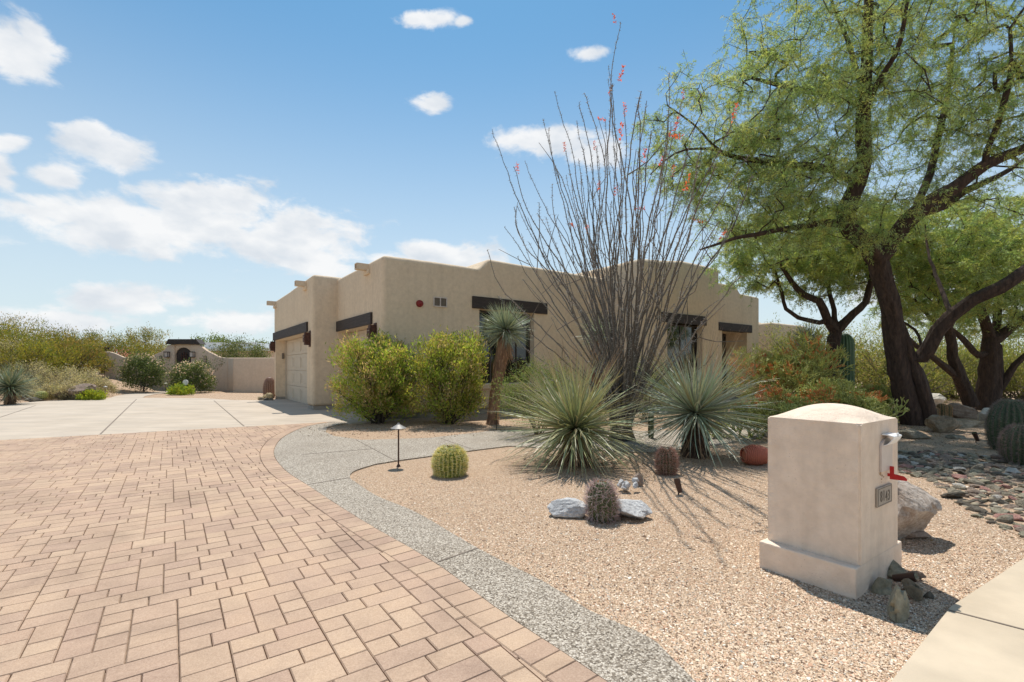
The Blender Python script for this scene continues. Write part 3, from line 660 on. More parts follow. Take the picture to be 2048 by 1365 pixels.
for px in (321.5, 410.5):
    p = at(px, 718.5, GD); g = empty('wall_niche'); g.parent = pw; g.location = (p.x, GD, p.z)
    bm = bmesh.new(); oo = [(-.1, -.24)]+[(-.1*math.cos(t), .12+.1*math.sin(t)) for t in np.linspace(0, math.pi, 9)]+[(.1, -.24)]
    f_ = [bm.verts.new((p_[0], -.006, p_[1])) for p_ in oo]; k_ = [bm.verts.new((p_[0], .02, p_[1])) for p_ in oo]; bm.faces.new(f_)
    for i in range(len(oo)): bm.faces.new((f_[i], k_[i], k_[(i+1) % len(oo)], f_[(i+1) % len(oo)]))
    bm_link(bm, 'opening', MAT['vent_grey'], g)
    bm = bmesh.new(); box_bm(bm, -.015, .015, -.04, -.008, -.24, .22); box_bm(bm, -.1, .1, -.05, -.041, -.1, -.075); box_bm(bm, -.1, .1, -.05, -.041, .05, .075); bm_link(bm, 'grille', MAT['stucco_wall'], g)
# neighbour's pale roof beyond the wall
nb = empty('neighbour_house', tuple(at(470, 737, 46).xy)+(0,), label='low pale house roof just showing above the garden wall', cat='house')
box('wall', MAT['stucco_wall'], -3.6, 6.2, 0, 8, 0, 3.0, parent=nb)
bm = bmesh.new(); box_bm(bm, -3.9, 6.5, -.3, 8.3, 3.003, 3.25); box_bm(bm, -3.2, 1.8, .4, 6, 3.25, 3.85); bm_link(bm, 'roof', MAT['roof_white'], nb)

# ------------------------------------------------------------------ mailbox pillar
mb = empty('mailbox_pillar', (2.06, 2.836, 0), TH, label='cream stucco mailbox pillar with domed top at the sidewalk', cat='mailbox')
LU, LV = .644, .545
bm = bmesh.new(); box_bm(bm, -.07, LU+.07, 0, LV+.02, -.05, .18, .008, 2); o = bm_link(bm, 'plinth', MAT['stucco_mailbox'], mb)
n = 17; bm = bmesh.new(); g = {}
def dome(a, b): return 1.02+.092*(1-abs(a)**2.2)*(1-abs(b)**2.2)
for i in range(n):
    for j in range(n):
        a, b_ = -1+2*i/(n-1), -1+2*j/(n-1); g[i, j] = bm.verts.new((LU/2*(1+a), .001+LV/2*(1+b_), dome(a, b_)))
for i in range(n-1):
    for j in range(n-1): bm.faces.new((g[i, j], g[i+1, j], g[i+1, j+1], g[i, j+1]))
ring = [g[i, 0] for i in range(n)]+[g[n-1, j] for j in range(1, n)]+[g[i, n-1] for i in range(n-2, -1, -1)]+[g[0, j] for j in range(n-2, 0, -1)]
low = [bm.verts.new((v.co.x, v.co.y, .1805)) for v in ring]
for i in range(len(ring)): bm.faces.new((ring[i], low[i], low[(i+1) % len(ring)], ring[(i+1) % len(ring)]))
es = [e for e in bm.edges if abs(e.verts[0].co.z-1.02) < .001 and abs(e.verts[1].co.z-1.02) < .001]+[e for e in bm.edges if abs(e.verts[0].co.x-e.verts[1].co.x) < 1e-6 and abs(e.verts[0].co.y-e.verts[1].co.y) < 1e-6 and abs(e.verts[0].co.z-e.verts[1].co.z) > .5 and (e.verts[0].co.x < .001 or e.verts[0].co.x > LU-.001) and (e.verts[0].co.y < .0015 or e.verts[0].co.y > LV)]
bmesh.ops.bevel(bm, geom=es, offset=.011, segments=3, affect='EDGES'); o = bm_link(bm, 'column', MAT['stucco_mailbox'], mb); shade_smooth_angle(o, 50)
# metal letter box: arched door plate, curved hood, flag
def arch_plate(x0, x1, z0, z1, y0, y1):
    bm = bmesh.new(); c = (x0+x1)/2; r = (x1-x0)/2; pts = [(x0, z0), (x1, z0)]+[(c+r*math.cos(t), z1-r*.55+r*.55*math.sin(t)) for t in np.linspace(0, math.pi, 13)]
    A = [bm.verts.new((p[0], y0, p[1])) for p in pts]; B = [bm.verts.new((p[0], y1, p[1])) for p in pts]; bm.faces.new(A); bm.faces.new(B[::-1]); n = len(pts)
    for i in range(n): bm.faces.new((A[i], B[i], B[(i+1) % n], A[(i+1) % n]))
    return bm
ldoor = bm_link(arch_plate(.30, .49, .70, .905, -.012, 0), 'letterbox_door', MAT['panel_beige'], mb)
bm = bmesh.new(); prof = [(-.002, .935), (-.045, .934), (-.085, .926), (-.088, .922), (-.080, .905), (-.062, .885), (-.04, .868), (-.014, .86), (-.013, .864), (-.038, .873), (-.058, .889), (-.075, .907), (-.082, .920), (-.045, .928), (-.002, .929)]
for x in (.315, .475): pass
A = [bm.verts.new((.335, p[0]*.75, p[1])) for p in prof]; B = [bm.verts.new((.475, p[0]*.75, p[1])) for p in prof]; m_ = len(prof)
for i in range(m_): bm.faces.new((A[i], B[i], B[(i+1) % m_], A[(i+1) % m_]))
bm.faces.new(A); bm.faces.new(B[::-1]); box_bm(bm, .385, .405, -.072, -.062, .918, .945, .003); bm_link(bm, 'hood', MAT['white_metal'], mb)
bm = bmesh.new(); pts = [(-.012, .722), (-.034, .722), (-.034, .675), (-.085, .668), (-.10, .655), (-.10, .642), (-.012, .638)]
A = [bm.verts.new((.44, p[0], p[1])) for p in pts]; B = [bm.verts.new((.446, p[0], p[1])) for p in pts]; bm.faces.new(A); bm.faces.new(B[::-1])
for i in range(len(pts)): bm.faces.new((A[i], B[i], B[(i+1) % len(pts)], A[(i+1) % len(pts)]))
box_bm(bm, .441, .445, -.013, 0, .655, .675); bm_link(bm, 'flag', MAT['red_paint'], mb)
plain('rust_stain', (.42, .27, .16), .9, 0, .35, 60)
rs = random.Random(9)
for (sx_, sz_, sr) in ((.315, .688, .016), (.345, .672, .011), (.335, .650, .008), (.37, .660, .009), (.33, .632, .006)):
    bm = bmesh.new(); vs = [bm.verts.new((sx_+sr*1.3*math.cos(t)*rs.uniform(.5, 1.2), -.0012, sz_+sr*.8*math.sin(t)*rs.uniform(.5, 1.2))) for t in np.linspace(0, 5.9, 12)]; bm.faces.new(vs); bm_link(bm, 'rust_stain', MAT['rust_stain'], mb)
pl = box('number_plaque', MAT['plaque'], .232, .483, -.012, 0, .487, .607, parent=mb, bev=.002)
bm = bmesh.new()
for p in ((.240, .475, .597, .600), (.240, .475, .494, .497), (.240, .243, .497, .597), (.472, .475, .497, .597)): box_bm(bm, p[0], p[1], -.0135, -.0122, p[2], p[3])
bm_link(bm, 'border_line', MAT['plaque_dark'], pl)
for k, ch in enumerate('8143'):
    cu = bpy.data.curves.new('t', 'FONT'); cu.body = ch; cu.size = .096; cu.extrude = .0006; cu.align_x = 'CENTER'
    to = bpy.data.objects.new('t', cu); COL.objects.link(to); dg = bpy.context.evaluated_depsgraph_get(); me = bpy.data.meshes.new_from_object(to.evaluated_get(dg)); bpy.data.objects.remove(to)
    o = link('digit', me, MAT['plaque_dark'], pl); o.location = (.292+k*.044, -.0135, .516-(.008 if k in (2, 3) else 0)); o.rotation_euler = (math.pi/2, 0, 0); o.scale = (.75, 1, 1)

# ------------------------------------------------------------------ rocks
def rock_mesh(name, rx, ry, rz, seed=0, sub=3, rough=.35, ang=.93):
    bm = bmesh.new(); bmesh.ops.create_icosphere(bm, subdivisions=sub, radius=1); o = Vector((seed*7.3, seed*1.7, seed*3.1))
    rr_ = random.Random(seed*13+1); planes = [(Vector((rr_.gauss(0, 1), rr_.gauss(0, 1), rr_.gauss(0, 1)*.8)).normalized(), rr_.uniform(.5, .82)) for _ in range(13)]
    for v in bm.verts:
        c = v.co.copy(); k = 1+rough*mnoise.fractal(c*1.1+o, 1.0, 2.0, 4)
        c *= k
        for pn, pd in planes:
            e = c.dot(pn)-pd
            if e > 0: c -= pn*e*ang
        c += c.normalized()*(.045*mnoise.fractal(v.co*5+o, 1., 2., 3))
        v.co = Vector((c.x*rx, c.y*ry, c.z*rz))
    me = bpy.data.meshes.new(name); bm.to_mesh(me); bm.free(); me.polygons.foreach_set('use_smooth', [False]*len(me.polygons)); return me
def rock(px, py, wpx, hpx, mat, label, name='boulder', cat='boulder', seed=1, depth=.8, d=None, sink=.15, rz=0, group=None, rough=.35, sub=4, ang=.93):
    """py = visible base line"""
    g = gp(px, py) if d is None else Vector((at(px, 0, d).x, d, float(hz(at(px, 0, d).x, d))))
    rx = wpx/2/FP*g.y*1.2; h = hpx/FP*g.y; ry = rx*depth; rzz = h/(1.85-2*sink)*1.25
    me = rock_mesh(name, rx, ry, rzz, seed, sub, rough, ang)
    zmin = min(v.co.z for v in me.vertices); zmax = max(v.co.z for v in me.vertices)
    sc_ = h/((zmax-zmin)*(1-sink)); 
    for v in me.vertices: v.co.z = (v.co.z-zmin-(zmax-zmin)*sink)*sc_
    o = link(name, me, MAT[mat], None, (g.x, g.y+ry*.75, g.z), label=label, cat=cat, group=group); o.rotation_euler = (0, 0, rz); return o
rock(1812, 1086, 160, 132, 'granite_tan', 'large speckled tan boulder half hidden behind the mailbox pillar', seed=3, depth=.8, sink=.33, ang=.7, rough=.45, sub=5)
rock(1842, 1090, 80, 22, 'rock_brown', 'flat brown stone tucked under the large boulder behind the mailbox', 'rock', 'rock', seed=4, d=3.75)
rock(1146, 1040, 74, 36, 'granite_white', 'white speckled granite rock left of the hooked barrel cactus', seed=5, depth=.8, ang=.88, sub=4, sink=.12)
rock(1262, 1044, 84, 38, 'granite_white', 'long white granite rock right of the hooked barrel cactus', seed=9, depth=.7, ang=.88, sub=4, sink=.12)
rock(1278, 974, 20, 26, 'rock_brown', 'small round brown rock beside the white quartz cluster', 'rock', 'rock', seed=8)
q = empty('quartz_cluster', gp(1252, 984), label='cluster of white quartz lumps behind the hooked barrel cactus', cat='rock')
for k in range(9):
    me = rock_mesh('quartz_lump', .045, .04, .045, 20+k, 2, .6); o = link('quartz_lump', me, MAT['granite_white'], q); a = k*2.4; o.location = (.07*math.cos(a)*(k % 3)*.8, .05*math.sin(a), .04+.045*(k % 4 == 0)+.02*(k % 3)); o.rotation_euler = (k, k*2, k)
RB = [(1905, 868, 62, 36, 'rock_grey', 'dark squarish boulder right of the big mesquite trunk'), (1877, 814, 56, 26, 'rock_pale', 'pale rounded boulder at the back beside the big mesquite trunk'),
 (1938, 838, 84, 30, 'rock_brown', 'long low brown boulder behind the squarish boulder'), (1935, 856, 92, 16, 'rock_grey', 'flat grey slab lying behind the squarish boulder'),
 (1984, 843, 34, 26, 'rock_pale', 'small pale boulder at the foot of the far right mesquite'), (1842, 880, 62, 18, 'rock_grey', 'flat grey rock sunk in gravel before the big mesquite trunk'),
 (1790, 838, 36, 24, 'rock_dark', 'dark rock left of the big mesquite trunk'), (1923, 879, 40, 8, 'rock_grey', 'thin flat stone in the shade right of the mesquite'),
 (1765, 842, 40, 26, 'rock_dark', 'dark low rock below the firestick shrub'), (1998, 850, 30, 20, 'rock_grey', 'small grey rock beside the tall right barrel cactus')]
for k, (px, py, wd, hp, mt, lb) in enumerate(RB): rock(px, py, wd, hp, mt, lb, seed=30+k, depth=.7)
for k, (px, py, wd, hp, mt, lb) in enumerate([(1770, 1192, 40, 32, 'rock_green', 'greenish grey stone nearest the mailbox pillar corner'), (1812, 1246, 60, 62, 'rock_green', 'long pointed stone farthest out below the mailbox plaque'),
 (1842, 1206, 44, 38, 'rock_grey', 'blocky grey stone right of the little uplight by the mailbox'), (1806, 1165, 52, 30, 'rock_green', 'mossy coloured stone leaning on the mailbox plinth'), (1836, 1162, 26, 18, 'rock_brown', 'smallest brown stone behind the mailbox stones'), (1862, 1200, 20, 14, 'rock_dark', 'little dark chip at the right end of the mailbox stones')]):
    rock(px, py, wd, hp, mt, lb, 'rock', 'rock', seed=50+k, depth=.7, group='stones below the mailbox', sub=3, rough=.7, rz=.6*k)
# dry creek bed of stones
creek = [G2(1800, 905), G2(1900, 906), G2(2060, 925), G2(2200, 960), G2(2240, 1100), G2(2060, 1082), G2(1960, 1040), G2(1905, 1000), G2(1870, 965), G2(1800, 945)]
cb = prism('dry_creek_bed', MAT['gravel'], [tuple(p) for p in creek], -.02, .006, kind='structure')
cmats = ['rock_grey', 'rock_dark', 'rock_brown', 'rock_green', 'rock_pale', 'rock_grey', 'rock_green', 'rock_grey', 'rock_dark', 'rock_green', 'rock_brown', 'rock_red']
smesh = {}
for mt in sorted(set(cmats)):
    smesh[mt] = []
    for k in range(4): me = rock_mesh('stone', 1, .75, .38, 80+k+len(smesh)*5, 2, .5); me.materials.append(MAT[mt]); smesh[mt].append(me)
pts = []; rc = random.Random(3); tries = 0; cp = np.array(creek); lo, hi = cp.min(0), cp.max(0)
while len(pts) < 300 and tries < 40000:
    tries += 1; x = rc.uniform(lo[0], hi[0]); y = rc.uniform(lo[1], hi[1]); s = rc.uniform(.05, .125)
    if not inpoly(np.array([[x, y]]), creek)[0]: continue
    if x/y > 1.14 and rc.random() < .75: continue
    if all((x-a)**2+(y-b)**2 > (.62*(s+c))**2 for a, b, c in pts): pts.append((x, y, s))
for x, y, s in pts:
    mt = rc.choice(cmats); o = link('stone', rc.choice(smesh[mt]), None, cb, (x, y, s*rc.uniform(.05, .25))); o.scale = (s, s, s*rc.uniform(.7, 1.2)); o.rotation_euler = (rc.gauss(0, .25), rc.gauss(0, .25), rc.uniform(0, 6))
print('creek', len(pts))
fb = Acc(); bmx = bmesh.new(); bmesh.ops.create_icosphere(bmx, subdivisions=1, radius=1); tv = np.array([v.co[:] for v in bmx.verts]); tf = np.array([[v.index for v in f.verts] for f in bmx.faces]); bmx.free()
pc = [(.08, .065, .04), (.20, .165, .115), (.30, .25, .175), (.10, .08, .06), (.24, .17, .12), (.38, .33, .25)]
for k in range(1500):
    x = rc.uniform(lo[0], hi[0]); y = rc.uniform(lo[1], hi[1])
    if not inpoly(np.array([[x, y]]), creek)[0]: continue
    s = rc.uniform(.018, .05); a_ = rc.uniform(0, 6.28); v = tv*(1+RNG.normal(size=(len(tv), 1))*.16)*np.array([s, s*.7, s*.45]); v = np.stack([v[:, 0]*math.cos(a_)-v[:, 1]*math.sin(a_)+x, v[:, 0]*math.sin(a_)+v[:, 1]*math.cos(a_)+y, v[:, 2]+s*.2], 1); fb.add(v, tf, np.array(rc.choice(pc)))
fb.link('small_stones', MAT['pebbles'], cb, kind='stuff')

# ------------------------------------------------------------------ plants
GREEN_Y = (.20, .235, .045); 
def rosette(name, origin, R, n, width, col, label, cat='yucca', zmin=-.5, droop=.1, trunk=None, group=None, tip=None, lenvar=.12, dead=0, cj=.2, upbias=0, tilt=(0, 0), flat=0, core=.06, hair=0, tcol=(.11, .075, .05)):
    root = empty(name, origin, label=label, cat=cat, group=group)
    cz = trunk[0] if trunk else .25
    z = RNG.uniform(zmin, 1, n)**1; z = zmin+(1-zmin)*((z-zmin)/(1-zmin))**(1/(1+upbias)); ph = RNG.uniform(0, 6.283, n); rxy = np.sqrt(np.clip(1-z*z, 0, 1))
    Dn = np.stack([rxy*np.cos(ph), rxy*np.sin(ph), z], 1); Dn = nrm(Dn+np.array([tilt[0], tilt[1], 0])*.6*np.clip(z, 0, 1)[:, None])
    Ln = R*(1-lenvar*RNG.random(n)**2*2)*(1-.25*np.clip(-z, 0, 1)); P = np.array([0, 0, cz])+Dn*core
    c = jit(col, n, cj, .1); pal = RNG.random(n) < .18; c[pal] = jit((.36, .33, .19), pal.sum(), .2)
    a = Acc(); dr = droop*(.3+1.9*RNG.random(n)**2)*np.clip(1.3-z, .25, 1.3)*1.3
    blades(a, P, Dn, Ln, width*RNG.uniform(.7, 1.2, n), dr, c, ns=5, tip=tip); a.link('leaves', MAT['blade'], root)
    if hair:
        m_ = hair; z2 = RNG.uniform(.75, 1, m_); ph = RNG.uniform(0, 6.283, m_); r2 = np.sqrt(1-z2*z2)*1.2; D2 = nrm(np.stack([r2*np.cos(ph)+tilt[0], r2*np.sin(ph), z2], 1)); a = Acc()
        blades(a, np.array([0, 0, cz])+D2*R*.7, D2, R*RNG.uniform(.35, .55, m_), .005, -.0, jit((.33, .22, .13), m_), ns=3); a.link('dry_tips', MAT['spine'], root)
    if dead:
        ph = RNG.uniform(0, 6.283, dead); zz = RNG.uniform(-1.0, -.35, dead); D2 = nrm(np.stack([np.cos(ph)*.6, np.sin(ph)*.6, zz], 1)); a = Acc()
        blades(a, np.array([0, 0, cz-.04])+D2*.05+np.stack([ph*0, ph*0, -RNG.random(dead)*(cz*.7)], 1), D2, RNG.uniform(.25, .5, dead)*R, width*1.2, .15, jit((.30, .19, .11), dead, .3), ns=3); a.link('dead_leaves', MAT['spine'], root)
    if trunk:
        a = Acc(); h, r0, r1 = trunk; lean = trunk[3] if False else 0
        pts_ = spline([np.array([0, 0, -.05]), np.array([.02, 0, h*.5]), np.array([0, 0, h])], .06); k = len(pts_); rad = np.linspace(r0, r1, k)*(1+.12*RNG.normal(size=k)*.5); tube(a, pts_, rad, tcol, 14, .25); a.link('trunk', MAT['bark'], root, smooth=True)
        # ragged leaf bases on the trunk
        m_ = int(h*r0*9000); zz = RNG.random(m_)*h; ph = RNG.uniform(0, 6.283, m_); rr_ = r0+(r1-r0)*zz/h; P = np.stack([rr_*np.cos(ph), rr_*np.sin(ph), zz], 1)*np.array([.95, .95, 1]); D2 = nrm(np.stack([np.cos(ph)*.6, np.sin(ph)*.6, -.9+0*ph], 1)); a = Acc()
        blades(a, P, D2, RNG.uniform(.04, .10, m_), .02, .1, jit(tuple(x*2.1 for x in tcol), m_, .35), ns=2); a.link('leaf_bases', MAT['spine'], root)
    return root
GY = (.17, .19, .10); GB = (.17, .21, .15)
g1 = gp(1178, 938)
rosette('sotol_plant', (at(1150, 0, 6.75).x, 6.75, 0), 1.16, 720, .024, (.36, .37, .20), 'big green grassy sotol without trunk at the left foot of the ocotillo', 'sotol', zmin=-.55, droop=.10, trunk=(.50, .17, .12), dead=260, tip=(.4, .3, .15), hair=90, upbias=.15, tilt=(-.1, 0))
rosette('sotol_plant', (at(1391, 0, 7.35).x, 7.35, 0), 1.22, 720, .023, (.38, .42, .31), 'blue green sotol on a short thick shaggy trunk', 'sotol', zmin=-.6, droop=.08, trunk=(.66, .19, .15), dead=40, tip=(.4, .3, .15), hair=110, upbias=.25, tilt=(.12, 0), tcol=(.07, .045, .03))
def yucca_tree(px, d, zc, R, n, label, lean=0, w=.016, tr=.13, group='beaked yuccas'):
    g = at(px, 0, d); root = empty('beaked_yucca', (g.x, d, 0), label=label, cat='yucca', group=group)
    z = RNG.uniform(-.75, 1, n); ph = RNG.uniform(0, 6.283, n); rxy = np.sqrt(1-z*z); Dn = np.stack([rxy*np.cos(ph), rxy*np.sin(ph), z], 1); a = Acc()
    c = jit((.34, .38, .27), n, .3, .08); blades(a, np.array([lean, 0, zc])+Dn*.03, Dn, R*RNG.uniform(.8, 1.05, n)*(1-.2*np.clip(-z, 0, 1)), w, .03, c, ns=3); a.link('leaves', MAT['blade'], root)
    m_ = 260; ph = RNG.uniform(0, 6.283, m_); D2 = nrm(np.stack([np.cos(ph)*.45, np.sin(ph)*.45, -1+0*ph], 1)); a = Acc(); blades(a, np.array([lean, 0, zc-.1])+D2*.05-np.array([0, 0, 1.])*RNG.random((m_, 1))*.3, D2, RNG.uniform(.25, .5, m_), .022, .0, jit((.42, .25, .14), m_, .3), ns=3); a.link('dead_leaves', MAT['spine'], root)
    a = Acc(); pts_ = spline([np.array([-.1, 0, -.05]), np.array([-.04, 0, zc*.3]), np.array([lean*.5, 0, zc*.7]), np.array([lean, 0, zc])], .08); k = len(pts_); rad = np.interp(np.linspace(0, 1, k), [0, .08, .4, .8, 1], [1.25, .95, .85, 1.0, .6])*tr; tube(a, pts_, rad, (.30, .17, .10), 14, .3); a.link('trunk', MAT['bark'], root, smooth=True)
    m_ = 420; t = RNG.random(m_); idx = (t*(k-1)).astype(int); ph = RNG.uniform(0, 6.283, m_); P = pts_[idx]+np.stack([np.cos(ph)*rad[idx]*.95, np.sin(ph)*rad[idx]*.95, 0*ph], 1); D2 = nrm(np.stack([np.cos(ph)*.3, np.sin(ph)*.3, -1+0*ph], 1)); a = Acc(); blades(a, P, D2, RNG.uniform(.06, .16, m_), .02, .0, jit((.50, .29, .17), m_, .35), ns=2); a.link('trunk_skirt', MAT['spine'], root)
    return root
yucca_tree(993, 11.6, 2.27, .74, 760, 'beaked yucca with one round head on a brown trunk before the big window', .22, tr=.15, w=.023)
yucca_tree(1195, 11.0, 2.15, .60, 420, 'beaked yucca half hidden behind the ocotillo stems', 0)
yucca_tree(1614, 13.5, 2.1, .62, 700, 'small dark beaked yucca behind the firestick shrub', 0)
rosette('desert_spoon', (at(20, 0, 17.6).x, 17.6, .05), 1.0, 700, .025, (.20, .24, .16), 'desert spoon plant at the far left beside the drive', 'sotol', zmin=-.5, droop=.06, trunk=(.6, .14, .12), dead=60)

# ocotillo
def ocotillo():
    d0 = 9.0; g = at(1238, 0, d0); root = empty('ocotillo', (g.x, d0, 0), label='tall ocotillo with many bare grey wands and red flower tips', cat='ocotillo')
    wd_ = Acc(); sp = Acc(); fl = Acc(); tips = [(985,250),(1105,195),(1160,215),(1230,45),(1215,140),(1340,150),(1035,345),(1050,330),(1020,415),(1015,455),(970,490),(1080,255),(1090,265),(1150,250),(1175,200),(1270,200),(1300,170),(1465,240),(1500,300),(1420,310),(1440,330),(1380,290),(1290,260),(1320,330),(1350,260),(1250,230),(1205,240),(1190,300),(1130,300),(1110,330),(1400,250),(1480,390),(1520,350),(1450,440),(1240,160),(1000,585),(1260,330),(1230,390),(1370,380),(1330,420),(1300,220),(1170,350),(1075,400),(1060,480),(1140,420),(1420,470),(1395,420),(1215,330),(1280,300),(1345,350),(1480,560),(1100,480),(1365,200)]
    for i in range(108):
        tx, ty = tips[i % len(tips)]; tx += (random.gauss(0, 22)+(1190-tx)*.25) if i >= len(tips) else 0; ty += random.uniform(60, 220) if i >= len(tips) else 0
        dd = d0+(random.uniform(-3.9, -.1) if tx > 1235 else random.uniform(-1.3, 1.1)); T = np.array(at(tx, ty, dd))-np.array([g.x, d0, 0]); ang = random.uniform(0, 6.28); b0 = np.array([.18*math.cos(ang)*random.random()+.04, .2*math.sin(ang), 0]); hgt = T[2]
        b1 = b0+np.array([T[0]*.10+random.gauss(0, .05), T[1]*.15, hgt*.22]); b2 = b0+np.array([T[0]*.48+random.gauss(0, .09), T[1]*.45, hgt*.55]); b3 = np.array([T[0]*.80+random.gauss(0, .09), T[1]*.75, hgt*.82]); P = spline([b0, b1, b2, b3, T], .16)
        k = len(P); t = np.linspace(0, 1, k); P = P+np.cumsum(RNG.normal(size=(k, 3))*.011, 0)*np.minimum(1, t*4)[:, None]; r = np.interp(t, [0, .1, .6, 1], [.028, .018, .0115, .0045])*random.uniform(.75, 1.1)*(1 if i < len(tips) else .8)
        cb_ = np.array((.15, .13, .11))*random.uniform(.7, 1.35); cols = cb_[None]*(.75+.5*RNG.random((k, 1))); tube(wd_, P, r, np.repeat(cols, 6, 0).reshape(-1, 3)[:k*6] if False else tuple(cb_), 6, cap=False)
        # spines and leaf scars all along
        m_ = int(hgt*58); tt = RNG.random(m_)**1.25; ix = np.minimum((tt*(k-1)).astype(int), k-2); fr_ = (tt*(k-1)-ix)[:, None]; Q = P[ix]*(1-fr_)+P[ix+1]*fr_; tang = nrm(P[ix+1]-P[ix]); dv_ = nrm(np.cross(tang, RNG.normal(size=(m_, 3)))); Q = Q+dv_*r[ix][:, None]
        segs(sp, Q, Q+nrm(dv_+tang*.4+RNG.normal(size=(m_, 3))*.3)*RNG.uniform(.02, .045, (m_, 1)), .0042, .001, jit((.34, .32, .29), m_, .3), 3)
        # side twig forks near the top
        if random.random() < .5:
            j = int(k*random.uniform(.62, .86)); A0 = P[j]; dr = nrm(T-A0+RNG.normal(size=3)*.5); P2 = spline([A0, A0+dr*.3, A0+dr*.65+np.array([random.gauss(0, .15), 0, .1])], .12); tube(wd_, P2, np.linspace(.009, .004, len(P2)), tuple(cb_), 5, cap=False); ends = [T, P2[-1]]
        else: ends = [T]
        for e in ends:
            if random.random() < .3 and ty < 400:
                m_ = 26; dr = nrm(e-P[-3]+np.array([0, 0, .2])); Q = e+dr*RNG.uniform(-.02, .16, (m_, 1)); leaves(fl, Q, nrm(dr*.5+RNG.normal(size=(m_, 3))), .045, .016, jit((.62, .13, .07), m_, .3, .15))
    wd_.link('stems', MAT['spine'], root, smooth=True); sp.link('spines', MAT['spine'], root); fl.link('flowers', MAT['leaf'], root, kind='stuff')
    a = Acc(); m_ = 900; ph = RNG.uniform(0, 6.28, m_); zz = RNG.random(m_)*1.3; P = np.stack([np.cos(ph)*.2+.04, np.sin(ph)*.2, zz], 1); segs(a, P, P+rdir(m_, .3)*.07, .004, .001, jit((.3, .28, .25), m_, .3), 3)
    tube(a, [(.04, 0, -.05), (.04, 0, .15), (.04, 0, .55)], [.27, .21, .1], (.06, .05, .045), 14, .4); a.link('crown_base', MAT['bark'], root)
ocotillo()

# ribbed cacti
def ribbed(name, loc, R, H, ribs, label, cat, body, spine, splen=.04, spn=6, amp=.12, col_top=None, flower=None, ncz=22, shape='barrel', group=None, lean=0, scol2=None, sw=.0016, step=1.0):
    root = empty(name, loc, label=label, cat=cat, group=group); nu = ribs*6
    def rad(t):   # t 0..1 bottom to top
        if shape == 'column': return R*(min(1, .75+t*1.2) if t < .85 else math.sqrt(max(0, 1-((t-.85)/.15)**2)))
        return R*math.sqrt(max(0, 1-abs((t-.45)/.56)**2.3)) if t > .45 else R*math.sqrt(max(0, 1-abs((t-.45)/.62)**2.6))
    V = []; F = []; C = []
    for i in range(ncz+1):
        t = i/ncz; t = 1-(1-t)**1.25; r = rad(min(t, .9995)); z = H*t
        for j in range(nu):
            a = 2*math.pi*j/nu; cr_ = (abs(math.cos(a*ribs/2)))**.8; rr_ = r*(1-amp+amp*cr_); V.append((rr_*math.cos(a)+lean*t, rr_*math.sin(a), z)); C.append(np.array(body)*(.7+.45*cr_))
    for i in range(ncz):
        for j in range(nu): F.append([i*nu+j, i*nu+(j+1) % nu, (i+1)*nu+(j+1) % nu, (i+1)*nu+j])
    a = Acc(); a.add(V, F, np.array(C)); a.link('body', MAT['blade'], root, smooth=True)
    # areoles
    P = []; Nn = []; m_ = max(4, int(H*1.35/(splen*.6)*step))
    for k in range(ribs):
        ang = 2*math.pi*k/ribs
        for i in range(m_):
            t = .04+.95*(i+.5*random.random())/m_; r = rad(min(t, .999)); t2 = min(t+.02, 1); dr = (rad(min(t2, .9995))-r); dz = H*(t2-t); nz_ = Vector((dz, -dr)).normalized()
            P.append((r*math.cos(ang)+lean*t, r*math.sin(ang), H*t)); Nn.append((math.cos(ang)*nz_.x, math.sin(ang)*nz_.x, nz_.y))
    P = np.repeat(np.array(P), spn, 0); Nn = np.repeat(np.array(Nn), spn, 0); n_ = len(P); Dn = nrm(Nn*.75+RNG.normal(size=(n_, 3))*.62); cs = jit(spine, n_, .25, .1)
    if scol2 is not None: q_ = RNG.random(n_) < .4; cs[q_] = jit(scol2, q_.sum(), .2)
    a = Acc(); segs(a, P, P+Dn*splen*RNG.uniform(.6, 1.15, (n_, 1)), sw, sw*.35, cs, 3); a.link('spines', MAT['spine'], root)
    if flower:
        a = Acc(); k = flower[1]; ph = RNG.uniform(0, 6.28, k); rr_ = R*flower[2]*(.6+.4*RNG.random(k)); Q = np.stack([rr_*np.cos(ph)+lean, rr_*np.sin(ph), H*.95+0*ph], 1); segs(a, Q, Q+rdir(k, 3)*.04*flower[3], .012*flower[3], .006*flower[3], jit(flower[0], k, .2), 5); a.link('flowers', MAT['spine'], root, kind='stuff')
    return root
def gl(px, py, back=0): g = gp(px, py); return (g.x*(1+back/g.y), g.y+back, 0)
ribbed('golden_barrel_cactus', gl(900, 958, .2), .205, .365, 24, 'golden barrel cactus alone on the open gravel by the path light', 'cactus', (.17, .22, .035), (.78, .66, .20), .045, 9, .16, flower=((.35, .10, .05), 26, .45, .55), scol2=(.85, .78, .42), sw=.0026)
ribbed('barrel_cactus', gl(1205, 1050, .13), .128, .345, 18, 'hooked barrel cactus between the two white granite rocks', 'cactus', (.085, .105, .045), (.42, .27, .25), .055, 7, .17, flower=((.62, .25, .10), 8, .3, .6), scol2=(.60, .5, .46), sw=.0017, lean=-.01)
ribbed('barrel_cactus', gl(1333, 953, .13), .122, .34, 20, 'reddish barrel cactus between the two sotols', 'cactus', (.10, .09, .045), (.46, .22, .16), .05, 8, .14, scol2=(.58, .42, .33), sw=.0018)
ribbed('barrel_cactus', gl(2024, 908, .3), .30, .84, 22, 'tall dark green barrel cactus at the right edge', 'cactus', (.07, .10, .05), (.26, .2, .16), .05, 7, .14, sw=.002)
ribbed('barrel_cactus', gl(2046, 934, .15), .23, .56, 22, 'shorter barrel cactus before the tall one at the right edge', 'cactus', (.07, .10, .05), (.28, .2, .17), .05, 8, .14, sw=.002)
